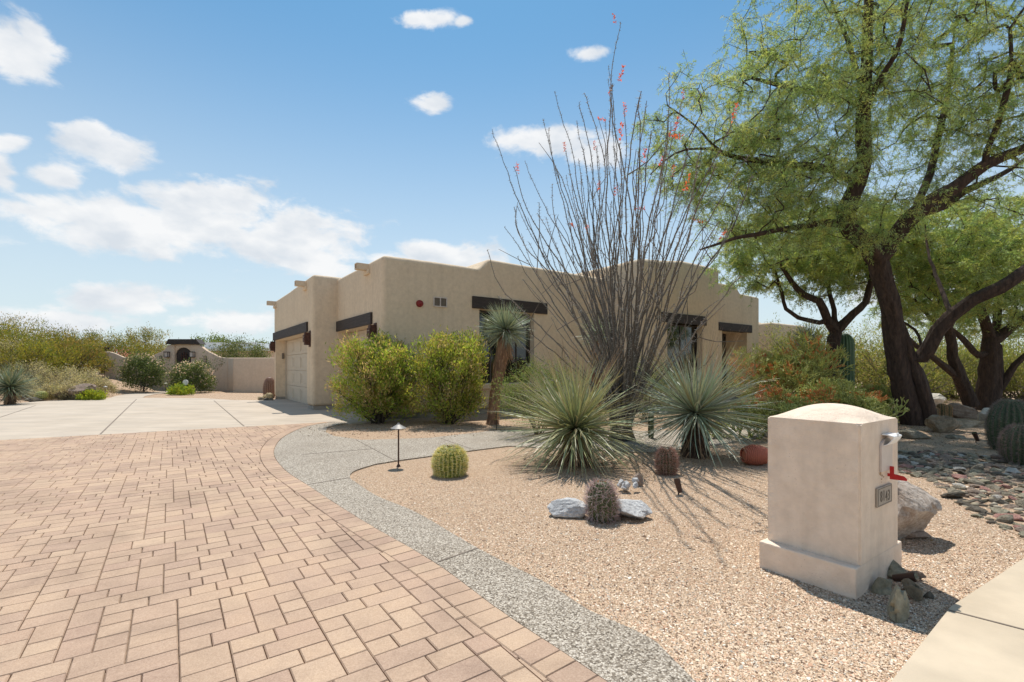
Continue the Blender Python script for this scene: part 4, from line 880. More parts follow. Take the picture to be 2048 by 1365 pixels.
ribbed('saguaro', (at(1690, 0, 14.2).x, 14.2, 0), .24, 2.38, 16, 'young round topped saguaro behind the firestick shrub', 'cactus', (.10, .17, .09), (.34, .33, .26), .018, 4, .16, shape='column', ncz=40, step=.35)
ribbed('column_cactus', gl(1302, 879, .05), .055, .50, 6, 'slim green column cactus right of the ocotillo base', 'cactus', (.09, .13, .06), (.3, .28, .2), .01, 3, .2, shape='column')
ribbed('barrel_cactus', (at(539, 0, 21.6).x, 21.6, 0), .26, .95, 18, 'brown barrel cactus at the far corner of the garage', 'cactus', (.20, .12, .09), (.45, .3, .22), .05, 4, .14)
for k, (px, py, r, h) in enumerate([(534, 797, .16, .22), (541, 797.5, .15, .3), (527, 795, .12, .16)]):
    ribbed('hedgehog_cactus', (at(px, 0, 20.6).x, 20.6-.1*k, 0), r, h, 14, ['low pale cactus at the garage corner, middle one', 'low pale cactus nearest the garage corner', 'lowest pale cactus farthest from the garage corner'][k], 'cactus', (.45, .36, .2), (.7, .58, .38), .04, 5, .1, group='small pale cacti by the garage')
ribbed('golden_barrel_cactus', (at(83, 0, 19.6).x, 19.6, .12), .19, .3, 20, 'small golden barrel cactus among the shrubs at far left', 'cactus', (.24, .27, .06), (.65, .58, .2), .04, 4, .12)
for k, (px, h) in enumerate([(1868, .42), (1884, .5), (1894, .46), (1878, .36)]):
    ribbed('hedgehog_cactus', (at(px, 0, 11.4+.15*k).x, 11.4+.15*k, 0), .09, h, 12, ['small hedgehog cactus at the left of its cluster behind the squarish boulder', 'tallest hedgehog cactus in the cluster behind the squarish boulder', 'hedgehog cactus at the right of its cluster behind the squarish boulder', 'shortest yellow spined hedgehog cactus behind the squarish boulder'][k], 'cactus', (.12, .11, .05), (.5, .3, .16) if k != 3 else (.6, .55, .3), .03, 7, .12, shape='column', ncz=14, group='hedgehog cacti behind the boulder')

# generic leafy shrub
def shrub(name, loc, rx, ry, rz, zc, n, ll, lw, cols, label, cat='shrub', stems=14, stemcol=(.10, .08, .06), group=None, lump=.35, shell=.55, flowers=None, boxy=2.0, seed=1, up=.5, stemr=.012, flare=.25, clumps=120, cs=.16):
    root = empty(name, loc, label=label, cat=cat, group=group)
    # clump centres in a lumpy superellipsoid
    C = []; o = Vector((seed*5.1, seed*2.2, 0))
    while len(C) < clumps:
        v = RNG.uniform(-1, 1, 3); q_ = np.sum(np.abs(v)**boxy)**(1/boxy)
        lim = 1+lump*mnoise.noise(Vector(v/max(np.linalg.norm(v), .01))*2.2+o)
        if q_ < lim and RNG.random() < (q_/lim)**1.2+.12: C.append(v)
    C = np.array(C)*np.array([rx, ry, rz])+np.array([0, 0, zc]); C = C[C[:, 2] > .03]
    idx = RNG.integers(0, len(C), n); P = C[idx]+RNG.normal(size=(n, 3))*cs*np.array([rx, ry, rz]).mean()*np.array([1, 1, 1.1]); ok = P[:, 2] > .02; P = P[ok]; idx = idx[ok]; n = len(P)
    ctr = np.array([0, 0, zc*.4]); Dn = nrm(nrm(P-ctr)*.55+rdir(n, up)); pal = np.array(cols); ct = RNG.integers(0, len(cols), len(C)); pick = np.where(RNG.random(n) < .6, ct[idx], RNG.integers(0, len(cols), n))
    c = pal[pick]*(1+RNG.uniform(-.2, .2, (n, 1))); a = Acc(); leaves(a, P, Dn, ll*RNG.uniform(.6, 1.3, n), lw*RNG.uniform(.7, 1.2, n), c); a.link('foliage', MAT['leaf'], root)
    if flowers:
        k = flowers[1]; idx = RNG.integers(0, len(C), k); dirs = nrm(C[idx]-ctr+RNG.normal(size=(k, 3))*.3); P = ctr+dirs*np.array([rx, ry, rz*1.0])*RNG.uniform(.9, 1.12, (k, 1))+np.array([0, 0, zc*.6]); P = P[P[:, 2] > .05]; k = len(P); P = np.repeat(P, 5, 0); a = Acc(); leaves(a, P, rdir(len(P), .3), flowers[2], flowers[2]*.7, jit(flowers[0], len(P), .15)); a.link('flowers', MAT['leaf'], root, kind='stuff')
    if stems:
        a = Acc(); S0 = []; ends = C[RNG.integers(0, len(C), stems)]
        for e in ends:
            b0 = np.array([random.gauss(0, .07*rx), random.gauss(0, .07*ry), -.02]); md_ = b0*.5+e*np.array([flare+.15, flare+.15, .45])+RNG.normal(size=3)*.03; tube(a, spline([b0, md_, e], .15), np.linspace(stemr, stemr*.3, len(spline([b0, md_, e], .15))), stemcol, 5, cap=False)
            for _ in range(3): S0.append((md_*.4+e*.6+RNG.normal(size=3)*.02, e+RNG.normal(size=3)*.2*np.array([rx, ry, rz])))
        S0 = np.array(S0); segs(a, S0[:, 0], S0[:, 1], stemr*.4, stemr*.12, np.array([stemcol]*len(S0)), 4); a.link('stems', MAT['bark'], root)
    return root
HB = [(.36, .46, .08), (.30, .40, .07), (.48, .46, .10), (.42, .34, .12), (.22, .28, .05), (.52, .38, .22)]
HB2 = [(.37, .47, .08), (.30, .40, .07), (.46, .44, .09), (.20, .25, .05), (.40, .34, .12), (.46, .36, .2)]
shrub('hopbush', gl(758, 852, .5), .93, .85, .98, 1.10, 21000, .09, .027, HB, 'left hopbush with olive and reddish leaves before the stucco facade', stems=60, lump=.5, boxy=2.4, seed=2, clumps=300, cs=.10, up=.9, stemr=.014)
shrub('hopbush', gl(900, 853, .5), .80, .78, 1.02, 1.14, 19500, .09, .027, HB2, 'right hopbush, greener one, just left of the beaked yucca', stems=55, lump=.5, boxy=2.4, seed=4, clumps=280, cs=.10, up=.9, stemr=.014)
shrub('round_shrub', (at(1075, 0, 9.6).x, 9.6, 0), .75, .7, .6, .85, 12000, .05, .012, [(.17, .22, .07), (.22, .26, .09), (.13, .18, .06)], 'green shrub behind the left sotol below the window', seed=6, clumps=140)
shrub('round_shrub', (at(1290, 0, 12.2).x, 12.2, 0), .95, .7, .8, .8, 13000, .05, .014, [(.16, .19, .10), (.2, .24, .12), (.12, .16, .07)], 'green shrub behind the ocotillo at the wall', seed=8, clumps=140)
shrub('round_shrub', (at(1195, 0, 11.9).x, 11.9, 0), .5, .5, .4, .4, 4000, .05, .014, [(.19, .2, .12), (.22, .24, .14)], 'low grey green shrub behind the ocotillo base', seed=9, clumps=60)
# firestick (pencil) shrub
def loc_h(lv): return 1.2
def firestick(name, loc, mains, label, seed, depth=6, L0=.5, spread=(1.2, .7), cols=None, hot=.3, group=None):
    root = empty(name, loc, label=label, cat='shrub', group=group); rr_ = np.random.default_rng(seed); A = []; B = []; RA = []; C = []
    front = []
    for k in range(mains):
        ang = rr_.uniform(0, 6.28); dr = np.array([math.cos(ang)*spread[0], math.sin(ang)*spread[1], rr_.uniform(.35, 1.3)]); dr /= np.linalg.norm(dr); front.append((np.array([rr_.normal()*.15*spread[0], rr_.normal()*.1, 0]), dr, L0*rr_.uniform(.7, 1.1), 0, rr_.random() < hot))
    while front:
        p, dr, l, lv, h = front.pop(); q_ = p+dr*l; mid = (p+q_)/2+rr_.normal(size=3)*l*.06; q_[2] = max(q_[2], .04); r = .018*(.74**lv)+.0042; hot_ok = q_[2] > .55*loc_h(lv)
        base_ = np.array((.34, .36, .11)) if lv < depth-1 else np.array((.46, .49, .14))
        if h and lv >= depth-1 and hot_ok: base_ = np.array((.72, .22, .08)) if rr_.random() < .5 else np.array((.66, .40, .12))
        elif rr_.random() < .25: base_ = np.array((.52, .50, .18))
        for a, b in ((p, mid), (mid, q_)): A.append(a); B.append(b); RA.append(r); C.append(base_*rr_.uniform(.8, 1.15))
        if lv < depth:
            for c in range(int(rr_.integers(2, 4)) if lv < depth-1 else 4):
                d2 = dr*1.0+rr_.normal(size=3)*.62+np.array([0, 0, .38]); d2 /= np.linalg.norm(d2); h2 = h if rr_.random() < .97 else not h; front.append((q_, d2, l*rr_.uniform(.66, .86), lv+1, h2))
    a = Acc(); segs(a, np.array(A), np.array(B), np.array(RA), np.array(RA)*.8, np.array(C), 4); a.link('stems', MAT['blade'], root)
firestick('firestick_shrub', (at(1665, 0, 10.4).x, 10.4, 0), 26, 'large firestick shrub topped with orange red tips behind the mailbox', 3, L0=.31, spread=(.9, .7), hot=.13)
firestick('firestick_shrub', (at(1575, 0, 9.8).x, 9.8, 0), 20, 'firestick shrub with scattered orange tips right of the blue green sotol', 5, L0=.26, spread=(1.1, .8), hot=.07)
firestick('firestick_shrub', (at(1572, 0, 12.2).x, 12.2, 0), 16, 'tall upright firestick shrub with red tips by the house corner', 8, L0=.58, spread=(.32, .32), hot=.2)
firestick('firestick_shrub', (at(1725, 0, 12.8).x, 12.8, 0), 12, 'green firestick shrub leaning against the big mesquite', 9, L0=.32, spread=(1.0, .8), hot=.04)
firestick('firestick_shrub', (at(1480, 0, 9.2).x, 9.2, 0), 10, 'low green firestick shrub behind the blue green sotol', 13, L0=.22, spread=(1.2, .8), hot=.05)
firestick('firestick_shrub', (at(1625, 0, 8.6).x, 8.6, 0), 12, 'lowest green firestick shrub right behind the mailbox pillar', 17, L0=.22, spread=(1.4, .7), hot=.05)

# oleanders and other things by the gate
OL = [(.10, .14, .05), (.14, .18, .06), (.17, .20, .09), (.08, .11, .04)]
shrub('oleander', (at(287, 0, 26.2).x, 26.2, .1), 1.05, .8, .98, 1.0, 9000, .13, .035, OL, 'pink flowering oleander left of the arched gate', flowers=((.80, .62, .58), 190, .06), seed=11, clumps=120, up=.2)
shrub('oleander', (at(384, 0, 26.4).x, 26.4, 0), 1.05, .8, .85, .85, 8000, .13, .035, OL, 'pink flowering oleander right of the arched gate', flowers=((.82, .64, .60), 260, .06), seed=12, clumps=120, up=.2)
shrub('lantana', (at(184, 0, 20.2).x, 20.2, float(hz(at(184, 0, 20.2).x, 20.2))), .5, .35, .25, .16, 3500, .06, .035, [(.22, .30, .04), (.30, .36, .04), (.4, .38, .03)], 'bright green low lantana on the left gravel bed', stems=0, seed=13, clumps=50)
shrub('lantana', (at(362, 0, 24.2).x, 24.2, 0), .62, .4, .28, .18, 3500, .07, .04, [(.20, .30, .04), (.26, .36, .05), (.36, .36, .04)], 'bright green low lantana before the gate oleander', stems=0, seed=14, clumps=50)
shrub('bougainvillea', (at(238, 0, 29.5).x, 29.5, .6), 1.1, .6, .7, 1.1, 3000, .1, .05, [(.5, .2, .22), (.12, .16, .05), (.6, .3, .3)], 'pink bougainvillea peeping over the left end of the garden wall', seed=15, clumps=60, up=.4)
shrub('orange_tree', (at(478, 0, 30).x, 30, 0), 1.9, 1.0, 1.0, 2.0, 9000, .12, .05, [(.10, .13, .05), (.15, .18, .07), (.2, .2, .1)], 'dark leafy citrus bush behind the garden wall', 'tree', seed=16, clumps=120)
shrub('bush_tree', (at(425, 0, 62).x, 62, 0), 3.6, 2, 1.6, 3.6, 6000, .3, .1, [(.14, .19, .06), (.19, .24, .08)], 'green tree crown showing behind the neighbour roof', 'tree', seed=17, clumps=60)
shrub('bush_tree', (at(525, 0, 58).x, 58, 0), 2.0, 1.5, 1.2, 3.2, 3000, .3, .1, [(.14, .18, .08), (.19, .22, .1)], 'small distant tree just left of the garage', 'tree', seed=18, clumps=40)
p = gp(371, 781.5, 0); gm = empty('garden_marker', (at(371, 0, 24.8).x, 24.8, 0), label='small pale round garden marker before the right oleander', cat='ornament')
bm = bmesh.new(); bmesh.ops.create_cone(bm, cap_ends=True, segments=20, radius1=.14, radius2=.14, depth=.03, matrix=Matrix.Translation((0, 0, .62)) @ Matrix.Rotation(math.pi/2, 4, 'X')); bm_link(bm, 'disc', MAT['roof_white'], gm); box('stake', MAT['bronze'], -.012, .012, -.01, .01, 0, .5, parent=gm)
# wild desert shrubs at far left
DS = [(.26, .25, .04), (.17, .19, .04), (.30, .24, .05), (.13, .15, .035), (.32, .22, .07)]
GS = [(.42, .36, .24), (.50, .43, .30), (.30, .26, .18), (.55, .48, .34), (.38, .36, .2)]
wild = [(-30, 25, 2.6, 1.45), (40, 27, 2.8, 1.6), (100, 29, 2.8, 1.45), (160, 30, 2.4, 1.5), (215, 32, 2.4, 1.5), (265, 34, 2.4, 1.25), (292, 36, 1.6, 1.9), (60, 23, 1.9, 1.2), (125, 24.5, 1.7, 1.1), (0, 31, 2.5, 2.1), (335, 42, 2.6, 1.5), (168, 27, 1.1, 1.1)]
wl = ['at the left picture edge', 'second from the left edge', 'behind the grey brush', 'left of the garden wall end', 'at the end of the garden wall', 'behind the left part of the garden wall', 'rising highest behind the oleander', 'nearest the desert spoon plant', 'above the tan boulder', 'tallest and farthest at the left edge', 'far off behind the gate', 'small one right of the grey brush']
for k, (px, d, rx, rz) in enumerate(wild):
    x = at(px, 0, d).x; z0 = float(hz(x, d)); shrub('palo_verde_bush', (x, d, z0), rx, rx*.7, rz*.75, rz*.95, 7500, .14, .035, [DS, DS[:3], DS[1:]][k % 3], 'yellow green desert bush '+wl[k], 'bush', stems=34, stemcol=(.22, .19, .12), seed=20+k, clumps=110, group='wild desert bushes at the left', lump=.8, cs=.12, up=.9, stemr=.03)
grey = [(75, 20.4, 1.0, .6), (110, 21.5, 1.4, .95), (150, 22, 1.2, .85), (184, 23, .9, .7), (45, 21, 1.2, 1.0), (135, 20.3, .7, .5), (5, 23, 1.6, 1.3)]
gla = ['in front of the others beside the boulder', 'broad one in the middle of the brush', 'left of the lantana', 'next to the end of the garden wall', 'behind the desert spoon plant', 'small one leaning on the tan boulder', 'at the left picture edge']
for k, (px, d, rx, rz) in enumerate(grey):
    x = at(px, 0, d).x; z0 = float(hz(x, d)); shrub('brittlebush', (x, d, z0), rx, rx*.7, rz*.7, rz*.7, 6000, .07, .03, GS, 'dry grey brush '+gla[k], 'bush', stems=40, stemcol=(.24, .2, .16), seed=40+k, clumps=70, cs=.11, lump=.7, group='dry grey brush at the left', up=.4, stemr=.012)
rock(135, 779, 66, 34, 'rock_brown', 'tan boulder among the grey brush on the left', seed=61, d=20.0)
rock(60, 783, 26, 10, 'rock_dark', 'dark low rock beside the desert spoon plant', seed=62, d=19.2)
for k, px in enumerate((522, 531, 538)): rock(px, 803, 12, 6, 'rock_dark', ['dark stone at the garage corner, leftmost of three', 'dark stone at the garage corner, middle of three', 'dark stone at the garage corner, touching the stucco'][k], 'rock', 'rock', seed=64+k, d=20.0-.1*k, group='dark stones at the garage corner', sub=3)
# right background thicket
TK = [(.24, .27, .08), (.32, .32, .11), (.18, .21, .07), (.38, .30, .18), (.36, .33, .10)]
tk = [(1610, 24, 2.2, 2.4), (1640, 21, 2.2, 1.7), (1720, 20, 2.2, 1.6), (1790, 19, 2.0, 1.5), (1850, 20, 2.2, 1.6), (1910, 21, 2.2, 1.5), (1980, 20, 2.2, 1.4), (2040, 19.5, 2.2, 1.5), (2110, 19, 2.0, 1.5), (1650, 30, 3, 2.4), (1740, 29, 3, 2.7), (1830, 30, 3, 2.8), (1930, 30, 3, 2.6), (2030, 29, 3, 2.7), (2130, 28, 3, 2.8)]
for k, (px, d, rx, rz) in enumerate(tk):
    pos = ['beyond the house corner', 'behind the small dark yucca', 'behind the saguaro', 'left of the big mesquite trunk', 'right of the big mesquite trunk', 'behind the leaning trunk', 'behind the far right mesquite trunk', 'behind the tall right barrel cactus', 'outside the right edge'][k] if k < 9 else ['tall, beyond the house corner', 'tall, behind the saguaro', 'tall, behind the big mesquite', 'tall, behind the leaning trunk', 'tall, behind the right mesquite', 'tall, at the right edge'][k-9]
    shrub('thicket_bush', (at(px, 0, d).x, d, 0), rx, rx*.6, rz*.72, rz*.8, 7000, .12, .035, [TK, TK[:3], TK[1:]][k % 3], 'sunlit yellow green bush '+pos, 'bush', stems=26, stemcol=(.2, .17, .13), seed=60+k, clumps=120, cs=.12, group='bushes beyond the mesquites', lump=.8, up=.8, stemr=.03)
# distant scrub that closes the horizon
a = Acc(); n = 60000; ang = RNG.uniform(-math.pi, math.pi, n); dist = RNG.uniform(70, 240, n); cl = RNG.integers(0, 1400, n); ca = RNG.uniform(-math.pi, math.pi, 1400); cd = RNG.uniform(60, 220, 1400); s_ = RNG.uniform(1.2, 3.0, 1400)
P = np.stack([np.sin(ca[cl])*cd[cl], np.cos(ca[cl])*cd[cl], s_[cl]*.5], 1)+RNG.normal(size=(n, 3))*np.stack([s_[cl]*.6, s_[cl]*.6, s_[cl]*.33], 1); P = P[P[:, 2] > 0]
leaves(a, P, rdir(len(P), .4), .7, .3, jit((.17, .19, .08), len(P), .25)); a.link('distant_scrub', MAT['leaf'], kind='stuff', label='distant desert scrub along the horizon', cat='scrub')

# ------------------------------------------------------------------ mesquite trees
BK = (.072, .046, .034)
def mesquite(name, base, limbs, crowns, label, ntar, seed, nspray=7, r_tip=.0045, leafcol=((.32, .43, .15), (.42, .49, .16), (.24, .36, .15), (.52, .54, .20), (.38, .49, .27)), step=.22, lw=.011, ll=.072, group='mesquite trees', ref=(0, 0, 0)):
    """limbs: list of (parent index or None, [(px,py,d)...], r0, r1); crowns: (centre, radii, weight)"""
    rg = np.random.default_rng(seed); root = empty(name, base, label=label, cat='tree', group=group); B0 = np.array(base)
    pos = []; par = []; rmin = []
    for (pl, pts_, r0, r1) in limbs:
        P = spline([np.array(at(*p))-B0 for p in pts_], step); k = len(P); t = np.linspace(0, 1, k); wob = np.cumsum(rg.normal(size=(k, 3))*.012, 0)*np.sin(t*3.14)[:, None]; P = P+wob
        if pl is None: prev = -1; st = 0
        else: dd = np.linalg.norm(np.array(pos)-P[0], axis=1); prev = int(dd.argmin()); st = 1
        for i in range(st, k): pos.append(P[i]); par.append(prev); rmin.append(r0+(r1-r0)*t[i]); prev = len(pos)-1
    nl = len(pos); T = []
    for (c, r, wt) in crowns:
        m_ = int(ntar*wt); v = rg.normal(size=(m_, 3)); v /= np.linalg.norm(v, axis=1, keepdims=True); v *= rg.random((m_, 1))**.42; T.append(v*np.array(r)+np.array(c)-B0)
    T = np.concatenate(T); P0 = np.array(pos); dm = np.array([np.linalg.norm(P0-t, axis=1).min() for t in T]); T = T[np.argsort(dm)]
    term = []
    for t in T:
        A = np.array(pos); dd = np.linalg.norm(A-t, axis=1); up_ = (A[:, 2] < 1.9-B0[2]); dd2 = dd+up_*3; j = int(dd2.argmin()); s = A[j]; L_ = dd[j]
        if L_ < .15: term.append(j); continue
        pd = A[j]-A[par[j]] if par[j] >= 0 else np.array([0, 0, 1.]); pd = pd/max(np.linalg.norm(pd), 1e-6); k = max(2, int(L_/step)); c1 = s+pd*L_*.35+np.array([0, 0, L_*.12]); prev = j
        for i in range(1, k+1):
            u = i/k; q_ = (1-u)**2*s+2*u*(1-u)*c1+u*u*t+rg.normal(size=3)*.035; pos.append(q_); par.append(prev); rmin.append(0); prev = len(pos)-1
        term.append(prev)
    pos = np.array(pos); par = np.array(par); n = len(pos); cnt = np.zeros(n)
    for j in term: cnt[j] += 1
    cnt = np.maximum(cnt, 0)
    for i in range(n-1, -1, -1):
        if par[i] >= 0 and par[i] < i: cnt[par[i]] += cnt[i]
    R = np.maximum(r_tip*np.maximum(cnt, 1)**.5*1.15, rmin)
    kids = [[] for _ in range(n)]
    for i in range(n):
        if par[i] >= 0: kids[par[i]].append(i)
    trunk_a = Acc(); limb_a = Acc(); stack = [(0, None)]; seen = set()
    starts = [i for i in range(n) if par[i] < 0]
    stack = [(s, None) for s in starts]
    while stack:
        i, p = stack.pop(); ch = [p] if p is not None else []; ch.append(i)
        while kids[i]:
            ks = sorted(kids[i], key=lambda q_: -R[q_]); 
            for q_ in ks[1:]: stack.append((q_, i))
            i = ks[0]; ch.append(i)
        if len(ch) < 2: continue
        rr_ = R[ch].copy()
        if p is not None: rr_[0] = min(rr_[0], rr_[1]*1.25)
        big = rr_.max() > .1
        tube(trunk_a if (big or p is None) else limb_a, pos[ch], rr_, BK, 30 if big else (6 if rr_.max() > .02 else 4), .28 if big else 0, cap=False)
    trunk_a.link('trunk', MAT['bark'], root, smooth=True); limb_a.link('branches', MAT['bark'], root, smooth=True)
    # sprays: fine twigs with ferny leaflets on every thin node
    thin = np.where((R < .016) & (np.arange(n) >= nl))[0]; src = np.concatenate([np.repeat(np.array(term), nspray), rg.choice(thin, int(len(term)*nspray*.55))]); m_ = len(src)
    od = nrm(rg.normal(size=(m_, 3))*np.array([1, 1, .55])+np.array([0, 0, .02])); A = pos[src]+rg.normal(size=(m_, 3))*.05; Ls = rg.uniform(.22, .6, m_); ns = 4; cur = A; tw = Acc(); lf = Acc(); pal = np.array(leafcol); cl_ = pal[rg.integers(0, len(pal), m_)]
    dcur = od
    for s in range(ns):
        nx_ = cur+dcur*(Ls/ns)[:, None]; segs(tw, cur, nx_, .0030, .0022, BK and (.14, .10, .06), 3)
        for q_ in range(8):
            u = rg.random((m_, 1)); Pq = cur*(1-u)+nx_*u; sd_ = nrm(np.cross(dcur, rg.normal(size=(m_, 3)))); Dq = nrm(sd_+dcur*.55+np.array([0, 0, -.28])); c = cl_*(1+rg.uniform(-.22, .22, (m_, 1))); leaves(lf, Pq, Dq, ll*rg.uniform(.7, 1.3, m_), lw, np.clip(c, 0, 1))
        cur = nx_; dcur = nrm(dcur+np.array([0, 0, -.22])+rg.normal(size=(m_, 3))*.18)
    tw.link('twigs', MAT['bark'], root); lf.link('crown', MAT['leaf'], root); print(label, 'nodes', n, 'sprays', m_)
dA = 11.3
A_l = [(None, [(1830,862,11.5),(1818,815,11.4),(1806,760,11.35),(1798,700,11.3),(1789,640,11.2),(1772,580,11.1),(1757,520,11.0)], .235, .18),
 (None, [(1862,864,11.3),(1852,815,11.25),(1838,765,11.2),(1824,720,11.2),(1810,680,11.2),(1796,640,11.2)], .17, .10),
 (0, [(1757,525,11.0),(1735,490,10.9),(1702,462,10.8),(1690,425,10.7),(1712,365,10.6),(1723,320,10.5),(1722,250,10.4),(1726,180,10.3),(1728,90,10.2),(1735,-20,10.1),(1730,-140,10)], .20, .05),
 (0, [(1757,525,11.0),(1790,470,10.8),(1812,440,10.6),(1850,405,10.4),(1900,378,10.2),(1960,330,10),(2035,299,9.8),(2130,250,9.5)], .19, .06),
 (0, [(1815,443,10.6),(1840,425,10.9),(1885,410,11.2),(1930,380,11.5),(1990,350,11.8),(2060,310,12)], .12, .04),
 (0, [(1832,730,11.2),(1842,715,11.15),(1856,700,11),(1878,660,10.8),(1905,632,10.6),(1948,598,10.3),(2000,575,10),(2070,530,9.8),(2150,480,9.6)], .16, .09),
 (0, [(1692,448,10.8),(1650,446,10.6),(1600,452,10.3),(1521,466,10),(1455,480,9.8),(1400,500,9.6)], .085, .015),
 (0, [(1712,365,10.6),(1670,345,10.4),(1640,334,10.2),(1540,318,10),(1446,300,9.8),(1385,245,9.7),(1335,212,9.6)], .075, .012),
 (0, [(1446,300,9.8),(1400,298,9.6),(1350,310,9.5),(1300,350,9.4)], .03, .008),
 (0, [(1723,215,10.4),(1680,195,10.7),(1610,180,11),(1552,163,11.2),(1480,150,11.3)], .06, .01),
 (0, [(1723,240,10.4),(1750,170,9.9),(1790,110,9.5),(1810,40,9.2),(1830,-60,9)], .08, .02),
 (0, [(1726,180,10.3),(1700,110,10.8),(1670,40,11.2),(1640,-60,11.5)], .07, .02),
 (0, [(1830,415,10.5),(1860,340,10.9),(1880,250,11.3),(1900,150,11.6),(1910,50,11.9)], .08, .02),
 (0, [(1960,330,10),(1990,260,9.7),(2010,170,9.4),(2020,60,9.2)], .06, .015),
 (0, [(1905,632,10.6),(1880,560,11.2),(1862,500,11.7),(1850,450,12)], .06, .02)]
A_c = [((8.3, 10.8, 8.4), (3.7, 2.7, 3.6), .46), ((5.0, 10.1, 5.2), (1.9, 1.5, 1.1), .12), ((3.7, 9.9, 6.1), (1.4, 1.2, 1.2), .04), ((6.0, 10.4, 6.8), (1.9, 1.8, 1.9), .13), ((6.8, 10.4, 4.6), (2.6, 1.4, .8), .08), ((11.6, 10.2, 7.6), (3.0, 2.4, 3.2), .32)]
mesquite('mesquite_tree', tuple(gp(1838, 856)), A_l, A_c, 'largest mesquite with thick dark split trunk leaning over the garden', 1250, 1, nspray=5, r_tip=.0042)
B_l = [(None, [(1664,835,14),(1667,760,14),(1668,700,14),(1674,662,14)], .19, .16),
 (0, [(1674,664,14),(1655,642,14),(1647,620,13.9),(1638,603,13.8),(1608,592,13.7),(1585,566,13.6),(1560,530,13.5)], .13, .04),
 (0, [(1655,648,14),(1620,642,14.1),(1597,636,14.2),(1573,618,14.3),(1566,589,14.4),(1550,540,14.5)], .075, .03),
 (0, [(1676,662,14),(1690,645,13.9),(1705,628,13.8),(1731,604,13.7),(1737,575,13.6),(1745,520,13.5)], .13, .04),
 (0, [(1668,650,14),(1668,620,14.1),(1660,590,14.2),(1650,550,14.3),(1640,500,14.4)], .08, .03)]
B_c = [((8.9, 14.2, 4.8), (3.0, 2.0, 1.35), .8), ((10.6, 14.2, 5.2), (1.6, 1.6, 1.2), .2)]
mesquite('mesquite_tree', tuple(at(1664, 829, 14).xy)+(0,), B_l, B_c, 'mesquite behind the firestick shrub and saguaro with forked dark limbs', 420, 2, nspray=7, lw=.015, ll=.085)
C_l = [(None, [(1974,824,15.5),(1976,770,15.5),(1979,710,15.5),(1983,680,15.5)], .33, .24),
 (0, [(1980,700,15.5),(1960,712,15.4),(1930,680,15.3),(1904,657,15.2),(1870,640,15),(1830,600,14.8)], .10, .03),
 (0, [(1983,680,15.5),(1972,650,15.4),(1962,620,15.3),(1958,580,15.2),(1950,520,15),(1930,440,14.8)], .15, .03),
 (0, [(1983,682,15.5),(2005,672,15.4),(2025,655,15.3),(2060,630,15.1),(2110,580,15)], .16, .05),
 (0, [(1985,790,15.4),(2002,775,15.3),(2021,745,15.2),(2050,712,15),(2100,680,15)], .11, .05),
 (0, [(1985,690,15.5),(1996,630,15.8),(2003,560,16),(2010,480,16.2)], .13, .03)]
C_c = [((14.6, 15.3, 4.7), (3.0, 2.2, 2.0), .5), ((17.0, 15.3, 4.8), (2.5, 2.2, 2.6), .3), ((15.5, 16.5, 3.4), (3.0, 1.6, 1.0), .2)]
mesquite('mesquite_tree', tuple(at(1974, 822, 15.5).xy)+(0,), C_l, C_c, 'far right mesquite with stout upright brown trunk', 560, 3, nspray=5, lw=.017, ll=.09)
D_l = [(None, [(1943,812,14.8),(1930,780,14.8),(1918,756,14.7),(1901,712,14.6),(1897,671,14.5),(1889,639,14.4),(1880,600,14.3),(1870,550,14.2)], .19, .06),
 (0, [(1918,758,14.7),(1895,738,14.6),(1872,721,14.5),(1845,698,14.4),(1819,674,14.2),(1801,633,14),(1790,590,13.9)], .10, .03),
 (0, [(1845,698,14.4),(1830,660,14.8),(1800,640,15.2),(1770,600,15.6)], .05, .02),
 (0, [(1895,665,14.5),(1920,620,14.7),(1945,560,15),(1960,500,15.2)], .07, .02)]
D_c = [((12.4, 14.2, 4.5), (2.6, 1.9, 1.7), 1.0)]
mesquite('mesquite_tree', tuple(at(1943, 812, 14.8).xy)+(0,), D_l, D_c, 'slimmer mesquite trunk leaning left between the two big ones', 330, 4, nspray=6, lw=.016, ll=.085)
# cut stump on the low limb of the big mesquite
# ------------------------------------------------------------------ garden lights and small things
def path_light(loc, h, label, cap=True, s=1.0):
    g = empty('path_light', loc, label=label, cat='garden light', group='bronze path lights')
    bm = bmesh.new(); bmesh.ops.create_cone(bm, cap_ends=True, segments=12, radius1=.011*s, radius2=.011*s, depth=h, matrix=Matrix.Translation((0, 0, h/2))); bm_link(bm, 'stem', MAT['lamp_bronze'], g)
    bm = bmesh.new(); bmesh.ops.create_cone(bm, cap_ends=True, segments=28, radius1=.105*s, radius2=.022*s, depth=.05*s, matrix=Matrix.Translation((0, 0, h+.01))); bmesh.ops.create_cone(bm, cap_ends=True, segments=16, radius1=.022*s, radius2=.012*s, depth=.02, matrix=Matrix.Translation((0, 0, h+.045*s))); bm_link(bm, 'shade', MAT['lamp_hat'], g)
    bm = bmesh.new(); bmesh.ops.create_cone(bm, cap_ends=True, segments=16, radius1=.03*s, radius2=.02*s, depth=.03, matrix=Matrix.Translation((0, 0, .015))); bm_link(bm, 'foot', MAT['lamp_bronze'], g)
    return g
path_light(gp(797, 934), .545, 'bronze path light with conical cap beside the golden barrel cactus')
path_light(gp(331.5, 785), .50, 'path light on the gate path in front of the arched gate', s=1.3)
path_light(gp(210.5, 797), .52, 'path light at the left corner of the gate path', s=.9)
